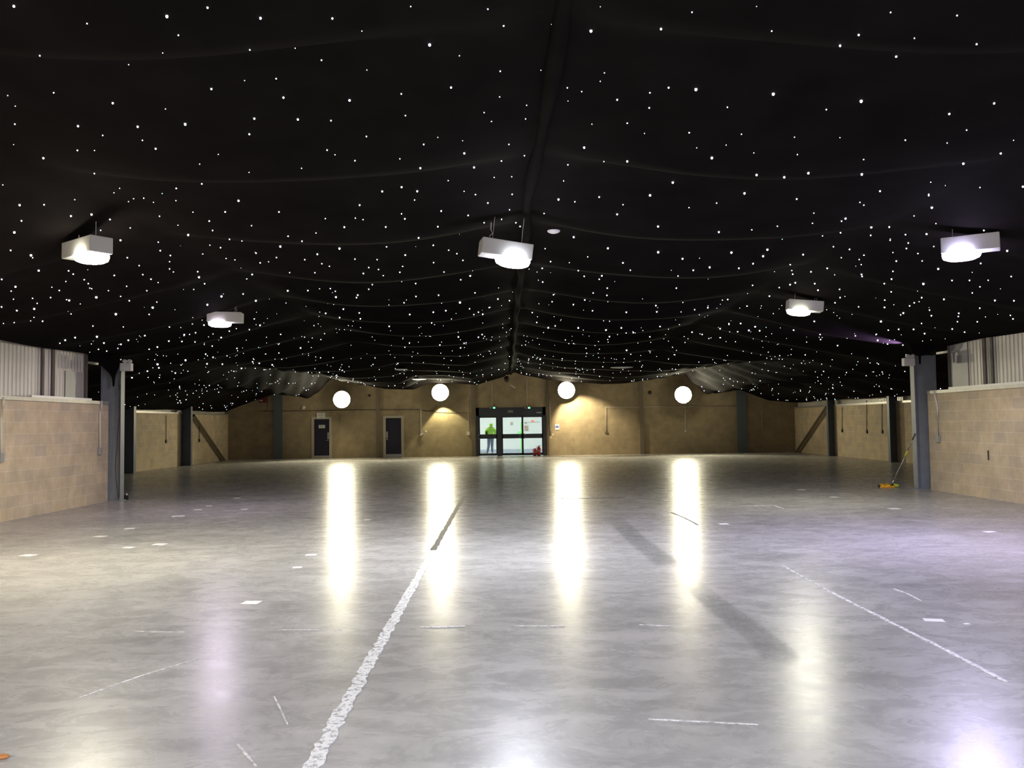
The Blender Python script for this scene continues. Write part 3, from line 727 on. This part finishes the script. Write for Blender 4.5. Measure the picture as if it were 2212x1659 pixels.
e = reorigin(MB().box(XNR-.012, XNR-.001, WX(2135.5, 983, XNR).y-.02, WX(2135.5, 983, XNR).y+.02, WX(2135, 994, XNR).z, WX(2135, 973, XNR).z).build('wall_slot', m_dark)); tag(e, 'thin black upright slot in the near right wall', 'slot')
for a, b0, b1, l in ((359, 898, 952, 'dark socket with drop cable on left side wall between the columns'), (430.5, 908, 950, 'small dark socket on left side wall near the brace head')):
    X = XWL+.02; conduit([WX(a, b0, X), WX(a, b1, X)], .012, (1, 0, 0), l, m_cable, m_dark, bsize=(.12, .05, .14))
for a, b0, b1, l in ((1819, 880, 929, 'dark socket on right side wall beside the brace column'), (1872, 865, 931, 'dark socket on right side wall, middle of the bay'), (1905, 872, 931, 'dark socket on right side wall, next to the front dark column')):
    X = XWR-.02; conduit([WX(a, b0, X), WX(a, b1, X)], .012, (1, 0, 0), l, m_cable, m_dark, bsize=(.12, .05, .14))
Y = YF-.03
def fw_c(pl, box, l, r=.012, **k): return conduit([W(a, b_, Y) for a, b_ in pl], r, box, l, **k)
fw_c([(1011, 857), (1011.5, 900), (1011.5, 935)], (0, 1, 0), 'pale conduit and white box at the left of the entrance', bmat=m_offw, bsize=(.16, .06, .18))
fw_c([(1187, 858), (1187.5, 878), (1188.5, 934)], (0, 1, 0), 'pale conduit and small brown box at the right of the entrance', bmat=m_brace, bsize=(.10, .06, .14), r=.02)
fw_c([(1600, 877), (1390, 879), (1309, 879.5), (1309.5, 933)], (0, 1, 0), 'pale conduit running along right far wall and dropping to a socket', bmat=m_brace, bsize=(.14, .05, .09))
fw_c([(1480, 872), (1480.5, 930)], (0, 1, 0), 'short pale conduit below the rightmost floodlight', bmat=m_offw, bsize=(.08, .05, .08))
fw_c([(1645, 884), (1647, 929)], None, 'short pale conduit right of the far slate column')
fw_c([(736.5, 898), (737, 945)], None, 'faint pale conduit under the leftmost floodlight', r=.009)
fw_c([(909, 884.5), (909.5, 938)], (0, 1, 0), 'stout pale conduit with a socket left of the yellow lit wall', r=.028, bmat=m_offw, bsize=(.12, .08, .08))
e = empty('curved_pipe_outlet', W(917, 935, YF-.1), 'curved white pipe outlet beside the stout conduit', 'pipe')
MB().tube([(-.1, .09, -.05), (-.02, 0, 0), (.0, -.02, .06), (.05, -.03, .1), (.1, -.02, .06), (.1, .0, -.06)], .025, 8).build('pipe', m_white, e, True)
MB().lathe([(.05, 0), (.05, .02)], 12, 'y', (-.1, .075, -.05)).build('wall_flange', m_white, e)
# cables along the far wall
def cable(pl, Yc, r, l, mat=None, name='wall_cable'):
    pts = [W(a, b_, Yc) for a, b_ in pl]; o = MB().tube(pts, r, 6).build(name, mat or m_cable); tag(reorigin(o), l, 'cable')
cable([(572, 889), (640, 887.5), (760, 886), (906, 884.5)], YF-.03, .012, 'dark cable running along the far wall above the two navy doors')
cable([(913, 886), (922, 889), (935, 887), (945, 876)], YF-.03, .012, 'slack dark cable drooping below the second floodlight')
cable([(925, 888), (960, 890.5), (990, 892), (1009, 892)], YF-.03, .010, 'thin dark cable across the yellow lit wall to the entrance conduit')
# exit lights over the entrance
for px, l in ((1065, 'green exit light hanging over the left of the entrance'), (1140.5, 'green exit light hanging over the right of the entrance')):
    p = W(px, 881, YF-.14); e = empty('exit_light', p, l, 'exit light', 'green exit lights over the entrance')
    MB().box(-.20, .20, -.03, .03, -.05, .05, bev=.006).box(-.05, .05, .03, .139, -.02, .02).build('sign_body', plain('dark_grey_sign', (.05, .06, .05), .4), e)
    MB().box(.0, .11, -.036, -.031, -.04, .04).build('lit_figure', m_green_sign, e, label='glowing green figure')
    m = MB(); m.box(-.165, -.14, -.036, -.031, -.035, .035); m.box(-.14, -.11, -.036, -.031, -.01, .01); m.box(-.09, -.07, -.036, -.031, -.02, .02); m.build('white_arrow', m_white, e)
    top = W(px-2, 826, YF-.14)
    MB().tube([(-.04, .12, .01), (-.04, .12, top.z-p.z)], .011, 5).build('drop_rod', m_offw, e)
# blue mandatory notice
p = W(1203.5, 928.5, YF-.01); e = empty('fire_action_notice', p, 'white notice with a blue square on the lit wall right of entrance', 'notice')
MB().box(-.105, .105, -.012, 0, 0, .30).build('panel', m_white, e)
MB().box(-.085, .085, -.015, -.0125, .10, .20).build('blue_square', plain('notice_blue', (.10, .14, .55), .5), e)
MB().box(-.03, .03, -.015, -.0125, .215, .26).build('blue_square', bpy.data.materials['notice_blue'], e)
m_stk = plain('pale_sticker', (.75, .65, .45), .5)
for px, py, l in ((1194.5, 938.5, 'pale round patch on the wall beside the small brown box'), (1190.5, 945, 'small pale spot low beside the small brown box')):
    p = W(px, py, YF-.004); tag(MB().lathe([(.05, 0), (.05, .003)], 12, 'y').build('wall_patch', m_stk), l, 'patch').location = p
# security camera and vent above entrance
p = W(1108, 835, YF-.35); e = empty('security_camera', p, 'white bullet security camera pointing down right above the entrance', 'camera')
r = Matrix.Rotation(math.radians(32), 3, 'Y')
MB().box(-.14, .14, -.05, .05, -.035, .035, rot=r, bev=.012).build('camera_body', m_white, e)
MB().box(-.17, .12, -.06, .06, .03, .045, rot=r).build('sun_shield', m_white, e)
MB().tube([(-.05, .04, -.03), (-.08, .2, -.08), (-.08, .34, -.08)], .018, 8).build('bracket', m_greyb, e)
MB().lathe([(.05, .33), (.05, .348)], 12, 'y', (-.08, 0, -.08)).build('wall_plate', m_greyb, e)
p = W(1094.5, 819, YF-.5); e = empty('ball_light', p, 'dark rounded fitting hanging at the gable peak left of the camera', 'fitting')
MB().ico((0, 0, 0), .12, 3, (1.1, 1, 1.35)).build('dark_globe', plain('maroon_shade', (.025, .012, .01), .5), e, True)
MB().tube([(.0, 0, .1), (.02, 0, .5)], .012, 6).build('stem', m_dark, e)
for px, py, rr_, l in ((655.5, 880, .10, 'round pale wall fitting above and left of the signed door'), (798, 854.5, .06, 'small dark round hole in the wall right of leftmost floodlight'), (1404, 848, .09, 'small dark vent on the wall left of the rightmost floodlight')):
    p = W(px, py, YF-.005); m = MB().lathe([(rr_*.6, -.05), (rr_, -.03), (rr_, .004)], 16, 'y')
    o = tag(m.build('wall_fitting', m_offw if 'pale' in l else m_dark, smooth=False), l, 'fitting'); o.location = p
# red box in the far left corner
p = W(568.5, 870, YF-.12); e = empty('alarm_box', p, 'dull red alarm box high on far wall near left corner', 'alarm box')
MB().box(-.21, .21, -.08, .10, 0, .42, bev=.01).build('case', m_redbox, e)
MB().box(-.16, -.01, -.086, -.081, .08, .13).build('white_label', m_white, e)
MB().tube([(.19, .08, 0), (.18, .1, -.3), (.14, .1, -.42), (-.3, .1, -.45)], .01, 5).build('cable', m_cable, e)
# fire extinguishers at the entrance
def extinguisher(px, py, h, r, label):
    p = W(px, py, YF-.28); p.z = 0
    e = empty('fire_extinguisher', p, label, 'fire extinguisher', 'red fire extinguishers at the entrance')
    MB().lathe([(r*.95, .02), (r, .05), (r, h*.74), (r*.8, h*.80), (r*.35, h*.85), (r*.3, h*.87)], 20, c=(0, 0, 0)).build('cylinder', m_red, e, True)
    MB().lathe([(r*.9, 0), (r*1.02, 0.003), (r*1.02, .05)], 20).build('foot_ring', m_dark, e)
    MB().lathe([(r*.25, h*.87), (r*.25, h*.93)], 12).build('valve', m_chrome, e)
    m = MB(); m.tube([(-.01, 0, h*.93), (.09, -.02, h*.97)], .009, 6); m.tube([(-.01, 0, h*.93), (.08, -.02, h*.90)], .009, 6); m.build('lever', m_dark, e)
    MB().tube([(0, 0, h*.9), (-.07, -.03, h*.9), (-r-.03, -.04, h*.75), (-r-.02, -.03, h*.4), (-r*.95, -.02, h*.28)], .012, 6).build('hose', m_dark, e, True)
    MB().box(-.03, .03, -r-.006, -r+.012, h*.38, h*.55).build('instruction_label', m_white, e)
extinguisher(1155.5, 983, .40, .085, 'shorter red fire extinguisher, left of the pair at the entrance')
extinguisher(1164, 983, .54, .09, 'taller red fire extinguisher, right of the pair at the entrance')
# twin spot emergency lights on the near columns
def twin(px, py, Y, s, label):
    p = W(px, py, Y); e = empty('emergency_twin_spot', p, label, 'emergency light', 'twin spot emergency lights on the near columns')
    MB().box(-.125, .125, -.05, .09, -.09, .09, bev=.008).build('battery_case', m_gear, e)
    for k in (-1, 1):
        q = MB().lathe([(.02, .05), (.04, .03), (.045, -.04)], 14, 'y', (.03+k*.055, -.0, .135)).build('spot_head', m_gear, e, True)
        MB().lathe([(.035, -.041), (.035, -.045)], 12, 'y', (.03+k*.055, 0, .135)).build('lens', plain('lamp_glass', (.6, .6, .6), .15), q)
    MB().tube([(.03, .02, .09), (.03, .02, .12)], .012, 6).build('neck', m_greyb, e)
    return e
tw1 = twin(272.5, 793, YN-.18, 1, 'white emergency light box with two spots on the near left column')
tw2 = twin(1963, 782, YN-.10, -1, 'white emergency light box with violet lit head on the near right column')
ld = bpy.data.lights.new('violet_spot', 'SPOT'); lo = bpy.data.objects.new('violet_spot', ld); COL.objects.link(lo)
ld.energy = 450; ld.color = (.72, .45, 1.0); ld.spot_size = math.radians(80); ld.spot_blend = .8; ld.shadow_soft_size = .02
lo.parent = tw2; lo.location = (-.06, -.06, .16); lo.rotation_euler = Vector((-.7, .15, .42)).to_track_quat('-Z', 'Y').to_euler()
# cable and plug down the left column
pts = [W(px, py, YN-.13) for px, py in ((262, 800), (260, 815), (256, 830), (259, 850), (257, 870), (257.5, 900), (254, 935), (253, 965), (250, 990), (249, 1015), (251, 1040), (254, 1060), (255.5, 1078))]
o = MB().tube(pts, .007, 6).build('loose_cable', m_cable, smooth=True); tag(reorigin(o), 'thin black cable hanging loosely down the near left column', 'cable')
pts = [W(px, py, YN-.12) for px, py in ((259.5, 830), (258.5, 900), (258, 980), (257.5, 1074))]
o = MB().tube(pts, .010, 6).build('straight_cable', m_cable); tag(reorigin(o), 'straighter black cable down the near left column edge', 'cable')
p = FL(271, 1079); e = empty('floor_plug_box', p, 'small black plug box on floor at foot of the near left column', 'plug box')
MB().box(-.06, .09, -.05, .05, 0, .10, bev=.01).build('case', m_dark, e)
MB().lathe([(.018, .10), (.012, .13), (.004, .15)], 10, c=(.03, 0, 0)).build('white_cap', m_white, e)

# ------------------------------------------------------------------ floor sweeper leaning on the right column
pb = FL(1925, 1053); 
top = Vector((9.55, YN+.02, W(1973, 935, YN).z))
e = empty('floor_sweeper', pb, 'floor mop with yellow head leaning on the near right column', 'mop')
t = top-pb; up = Vector((.02, 0, .07))
MB().tube([up, t*.58], .013, 8).build('pole', plain('grey_pole', (.30, .31, .33), .35, metal=.6), e, True)
MB().tube([t*.57, t*.68], .019, 8).build('grip', m_lime, e, True, 'lime green grip')
MB().tube([t*.68, t*.88], .013, 8).build('upper_pole', bpy.data.materials['grey_pole'], e, True)
MB().tube([t*.88, t*.985], .018, 8).build('end_handle', plain('brown_handle', (.10, .07, .06), .5), e, True)
MB().tube([up*.6, up + t.normalized()*.16], [.022, .014], 8).build('socket', m_chrome, e, True)
m = MB(); m.bm.free(); m.bm = bmesh.new()
bmesh.ops.create_grid(m.bm, x_segments=16, y_segments=8, size=.5)
g_ = bmesh.ops.extrude_face_region(m.bm, geom=m.bm.faces[:])
for v in [q for q in g_['geom'] if isinstance(q, bmesh.types.BMVert)]: v.co.z = 1
for v in m.bm.verts:
    x, y = v.co.x, v.co.y
    v.co.x = x*.36-.12; v.co.y = y*.20*(1-.2*abs(x)) 
    v.co.z = v.co.z*(.075+.018*math.sin(x*17)+.012*math.sin(x*9+y*14))*(1-.55*(2*abs(x))**4)*(1-.4*(2*abs(y))**4)
m.build('mop_head', m_yel, e, True, 'yellow mop head cover')
MB().box(.02, .17, -.07, .07, .02, .085, rot=Matrix.Rotation(.15, 3, 'Y'), bev=.02).build('head_clamp', m_lime, e, label='lime green clamp')
m = MB().box(-.33, -.28, -.06, .05, 0.005, .07, bev=.01); m.box(-.02, .03, -.08, .05, .01, .09, bev=.01); m.build('dark_edge', m_dark, e)

# ------------------------------------------------------------------ markings on the concrete
def strip(pl, wd, mat, name, label, cat, wob=0, step=.25, taper=False, z=.004):
    P = [FL(a, b_) for a, b_ in pl]; pts = []
    for i in range(len(P)-1):
        n_ = max(1, int((P[i+1]-P[i]).length/step))
        for k in range(n_): pts.append(P[i].lerp(P[i+1], k/n_))
    pts.append(P[-1]); rr_ = random.Random(5); bm = bmesh.new(); L_, R_, T_, U_ = [], [], [], []
    for i, p in enumerate(pts):
        t = (pts[min(i+1, len(pts)-1)]-pts[max(0, i-1)]).normalized(); s_ = Vector((t.y, -t.x, 0))
        f = wd/2
        if taper: f *= math.sin(math.pi*(i+.6)/(len(pts)+.2))**.5
        a = p + s_*(f*(1+rr_.uniform(-wob, wob))); c = p - s_*(f*(1+rr_.uniform(-wob, wob)))
        L_.append(bm.verts.new((a.x, a.y, z))); R_.append(bm.verts.new((c.x, c.y, z)))
    for i in range(len(pts)-1): bm.faces.new((L_[i], L_[i+1], R_[i+1], R_[i]))
    m = MB(); m.bm.free(); m.bm = bm
    r = bmesh.ops.extrude_face_region(bm, geom=bm.faces[:])
    for v in [q for q in r['geom'] if isinstance(q, bmesh.types.BMVert)]: v.co.z = .001
    return tag(reorigin(m.build(name, mat)), label, cat)
def soft_strip(pl, wd, mat, name, label, cat, a=0, b=0):
    P = [FL(*q) for q in pl]; pts = []
    for i in range(len(P)-1):
        for k in range(6): pts.append(P[i].lerp(P[i+1], k/6))
    pts.append(P[-1]); n = len(pts); vs_, fs, cv = [], [], []
    for i, p in enumerate(pts):
        t = (pts[min(i+1, n-1)]-pts[max(0, i-1)]).normalized(); s_ = Vector((t.y, -t.x, 0)); u = i/(n-1)
        e_ = min(1, u/.25, (1-u)/.12)
        for k in range(7):
            f = (k/6-.5)*wd; vs_.append((p.x+s_.x*f, p.y+s_.y*f, .004)); cv.append(e_*min(1, 2.6*min(k, 6-k)/3))
    for i in range(n-1):
        for k in range(6): a_ = i*7+k; fs.append((a_, a_+1, a_+8, a_+7))
    return fade_mesh(name, vs_, fs, cv, mat, label, cat)
def fade_mesh(name, vs_, fs, cv, mat, label, cat):
    me = bpy.data.meshes.new(name); me.from_pydata(vs_, [], fs); me.materials.append(mat)
    at = me.attributes.new('cover', 'FLOAT', 'POINT')
    for i, c in enumerate(cv): at.data[i].value = max(0, c)
    o = bpy.data.objects.new(name, me); COL.objects.link(o)
    if label: reorigin(o); tag(o, label, cat)
    return o
def soft_disc(name, r, mat):
    vs_, fs, cv = [(0, 0, .003)], [], [1]
    for j in range(1, 6):
        for k in range(28): a = math.tau*k/28; q = r*j/5*(1+.12*math.sin(3*a)); vs_.append((q*math.cos(a), q*math.sin(a), .003)); cv.append(1-(j/5)**2)
    for k in range(28): fs.append((0, 1+k, 1+(k+1) % 28))
    for j in range(4):
        for k in range(28): a = 1+j*28; fs.append((a+k, a+28+k, a+28+(k+1) % 28, a+(k+1) % 28))
    return fade_mesh(name, vs_, fs, cv, mat, None, None)
strip([(655, 1690), (740, 1535), (868, 1310), (935, 1190)], .085, m_chalk, 'painted_line', 'long worn white painted line running up the floor left of centre', 'floor line', .28, .05)
strip([(936, 1188), (972, 1125), (1000, 1075)], .075, m_joint, 'filled_joint', 'dark broken joint continuing the long white line towards the entrance', 'floor joint', .25, .1)
strip([(1690, 1222), (1790, 1277)], .022, m_chalk2, 'painted_line', 'faint start of the thin diagonal line on the right floor', 'floor line', .3, .1)
strip([(1790, 1277), (2030, 1398), (2172, 1473)], .034, m_chalk, 'painted_line', 'thin white diagonal line running to lower right of floor', 'floor line', .3, .06)
for i, (pl, wd, l) in enumerate((
    ([(290, 1364), (345, 1366), (398, 1366)], .018, 'thin white scratch, leftmost of the level row across the floor'),
    ([(600, 1361), (705, 1361)], .014, 'thin white scratch in the level row below the bright square'),
    ([(722, 1361), (738, 1361)], .012, 'tiny white dash beside the long white line in the level row'),
    ([(908, 1355), (960, 1355), (1005, 1353)], .022, 'thin white dash just right of the long white line'),
    ([(1110, 1352), (1150, 1353), (1220, 1353)], .018, 'thin white dash at the centre of the level row'),
    ([(1381, 1350), (1448, 1353)], .020, 'thin white dash, rightmost of the level row'),
    ([(1400, 1554), (1520, 1560), (1640, 1566)], .016, 'long faint white scratch near the bottom right of centre'),
    ([(1930, 1272), (1960, 1283), (1990, 1298)], .020, 'short white scratch above the right hand white squares'),
    ([(172, 1508), (300, 1462), (430, 1423)], .018, 'long faint slanting scratch at the lower left floor'),
    ([(592, 1505), (622, 1566)], .012, 'short faint scratch left of the long white line'),
    ([(512, 1608), (553, 1655)], .014, 'short faint scratch at the bottom left of the long line'),
    ([(1600, 1093), (1672, 1092), (1692, 1099)], .05, 'pale bent tape line on floor right of the fourth reflection'))):
    strip(pl, wd, m_chalk2 if i not in (3, 7) else m_chalk, 'floor_scratch', l, 'scratch', .3, .08, True)
strip([(1209, 1078), (1270, 1076.5), (1350, 1075)], .04, m_joint, 'floor_crack', 'thin dark crack across the floor beside the third reflection', 'crack', .4, .15)
strip([(1450, 1107), (1480, 1119), (1508, 1134)], .03, m_joint, 'floor_crack', 'short dark slanting crack under the fourth reflection', 'crack', .4, .15)
soft_strip([(1320, 1112), (1350, 1142), (1380, 1170), (1420, 1200), (1452, 1228)], .36, m_tyre, 'tyre_mark', 'faint far tyre mark between the third and fourth reflections', 'tyre mark', 0, 0)
soft_strip([(1480, 1250), (1520, 1283), (1560, 1315), (1600, 1345), (1640, 1375), (1675, 1405), (1693, 1440)], .30, m_tyre, 'tyre_mark', 'dark patterned tyre mark sweeping to lower right of the fourth reflection', 'tyre mark', 0, 0)
p = FL(850, 1103); o = tag(soft_disc('floor_stain', .9, m_stain), 'round dull grey stain between the two left reflections', 'stain'); o.location = (p.x, p.y, .0005); o.scale = (1, 1.3, 1)
def tape(px, py, wpx, label, asp=.8, rz=.1):
    p = FL(px, py); h = wpx*p.y/FP/2
    o = tag(MB().box(-h, h, -h*asp, h*asp, 0, .0025).build('floor_tape', m_tape), label, 'floor tape', 'small white tape squares on the floor')
    o.location = (p.x, p.y, .001); o.rotation_euler.z = rz
for a in ((543, 1302, 36, 'large bright white square on floor left of the long line', .9), (672, 1199, 22, 'bright white square nearest the leftmost reflection', 1), (642, 1226, 19, 'dimmer white square just below the one by the reflection', 1),
          (60, 1200, 30, 'white tape piece near the left picture edge', .8), (216, 1159, 24, 'white tape piece below the topmost left one, by the near wall', .8), (280, 1142, 20, 'white square farthest up beside the near left wall', .9),
          (278, 1183, 20, 'white square left in the pair in front of the left wall', .9), (345, 1176, 26, 'white tape right in the pair in front of the left wall', .8), (385, 1115, 26, 'faint wide tape piece beyond the near left column foot', .6),
          (428, 1101, 16, 'small far white tape left of two beyond the left column', .8), (452, 1093, 12, 'smallest far white tape beyond the left column', .8), (528, 1100, 14, 'small far white tape right of the pair beyond the left column', .8),
          (512, 1076, 14, 'most distant white tape on the left part of floor', .8), (793, 1123, 14, 'small white tape just right of the leftmost reflection', .8), (1563, 1132, 20, 'white square right of the fourth reflection', .9),
          (2138, 1149, 24, 'white square on floor near the right wall', .8), (1731, 1058, 16, 'far white tape on floor toward the floor mop', .8), (1802, 1074, 15, 'white tape between the far one and the floor mop', .8),
          (1932, 1099, 22, 'white tape on floor in front of the floor mop', .8), (2017, 1340, 40, 'large white square on the violet lit right floor', .6), (2088, 1348, 13, 'small white chip right of the large violet lit square', .6)):
    tape(a[0], a[1], a[2], a[3], a[4], rz=random.uniform(-.3, .3))
p = FL(5, 1639); m = MB(); m.ico((0, 0, .012), .03, 2, (1.2, .8, .4)); o = tag(m.build('dry_leaf', plain('orange_scrap', (.45, .18, .05), .7)), 'small orange scrap on floor at the bottom left corner', 'scrap'); o.location = p

# ------------------------------------------------------------------ person in the lobby
PY = 44.3
p = W(1060, 983, PY); p.z = 0
per = empty('person', p, 'person in lime green hooded jacket and jeans walking behind left glass door', 'person')
m_skin = plain('skin', (.45, .28, .20), .6); m_hv = plain('lime_jacket', (.42, .80, .10), .7); m_jean = plain('faded_jeans', (.20, .25, .34), .8, noise=.2)
def skin_obj(name, verts, edges, rad, mat, parent, root=0):
    me = bpy.data.meshes.new(name); me.from_pydata(verts, edges, []); me.materials.append(mat)
    o = bpy.data.objects.new(name, me); COL.objects.link(o); o.parent = parent
    sk = o.modifiers.new('skin', 'SKIN'); sk.use_smooth_shade = True
    for i, v in enumerate(me.skin_vertices[0].data):
        r = rad[i]; v.radius = r if isinstance(r, tuple) else (r, r); v.use_root = (i == root)
    s2 = o.modifiers.new('sub', 'SUBSURF'); s2.levels = 2; s2.render_levels = 2
    return o
# whole body: pelvis, spine, neck, head, arms (hands forward), legs mid-stride
V = [(0, 0, .93), (0, 0, 1.10), (.01, 0, 1.30), (.02, .01, 1.42), (.03, .03, 1.50), (.04, .04, 1.58), (.045, .05, 1.66),
     (-.17, 0, 1.40), (-.23, .04, 1.15), (-.17, .20, .98), (.20, .01, 1.40), (.26, .05, 1.15), (.17, .22, 1.0),
     (-.09, 0, .88), (-.10, .05, .50), (-.17, -.10, .10), (-.18, .02, .05), (.09, 0, .88), (.07, .08, .50), (.09, .10, .09), (.10, .22, .05)]
E = [(0, 1), (1, 2), (2, 3), (3, 4), (4, 5), (5, 6), (3, 7), (7, 8), (8, 9), (3, 10), (10, 11), (11, 12), (0, 13), (13, 14), (14, 15), (15, 16), (0, 17), (17, 18), (18, 19), (19, 20)]
Rr = [(.14, .10), (.13, .095), (.15, .10), (.10, .08), .055, (.085, .09), (.06, .07), .06, .045, .03, .06, .045, .03, .085, .06, .042, .035, .085, .06, .042, .035]
body = skin_obj('body', V, E, Rr, m_skin, per)
skin_obj('jacket', [(0, 0, .90), (0, 0, 1.08), (.01, 0, 1.28), (.02, .01, 1.40), (-.18, 0, 1.38), (-.245, .04, 1.14), (-.19, .18, 1.0), (.22, .01, 1.38), (.28, .05, 1.14), (.19, .20, 1.02)],
         [(0, 1), (1, 2), (2, 3), (3, 4), (4, 5), (5, 6), (3, 7), (7, 8), (8, 9)],
         [(.20, .15), (.19, .145), (.205, .155), (.16, .14), .105, .08, .055, .105, .08, .055], m_hv, per)
skin_obj('hood', [(.02, 0, 1.42), (.03, .01, 1.50), (.04, .02, 1.60), (.045, .04, 1.68)], [(0, 1), (1, 2), (2, 3)], [(.12, .10), (.105, .105), (.115, .115), (.07, .08)], m_hv, per)
skin_obj('jeans', [(0, 0, .92), (-.09, 0, .84), (-.105, .05, .50), (-.175, -.10, .12), (.09, 0, .84), (.075, .08, .50), (.09, .10, .11)], [(0, 1), (1, 2), (2, 3), (0, 4), (4, 5), (5, 6)],
         [(.15, .115), .105, .08, .065, .105, .08, .065], m_jean, per)
for x, y_, s in ((-.175, -.10, 1), (.09, .10, 1)):
    MB().box(x-.05, x+.05, y_-.08, y_+.18, 0.003, .09, bev=.03).build('shoe', m_dark, per, True)
m_band = plain('yellow_reflective_band', (.75, .85, .25), .4)
MB().lathe([(1, 0), (1.01, .02), (1.01, .07), (1, .09)], 24, c=(0, 0, 0), sx=.205, sy=.158).build('reflective_band', m_band, per, True).location = (.0, 0, 1.0)
MB().box(-.27, -.19, -.12, .05, 1.0, 1.28, bev=.03).build('shoulder_bag', m_dark, per, True)
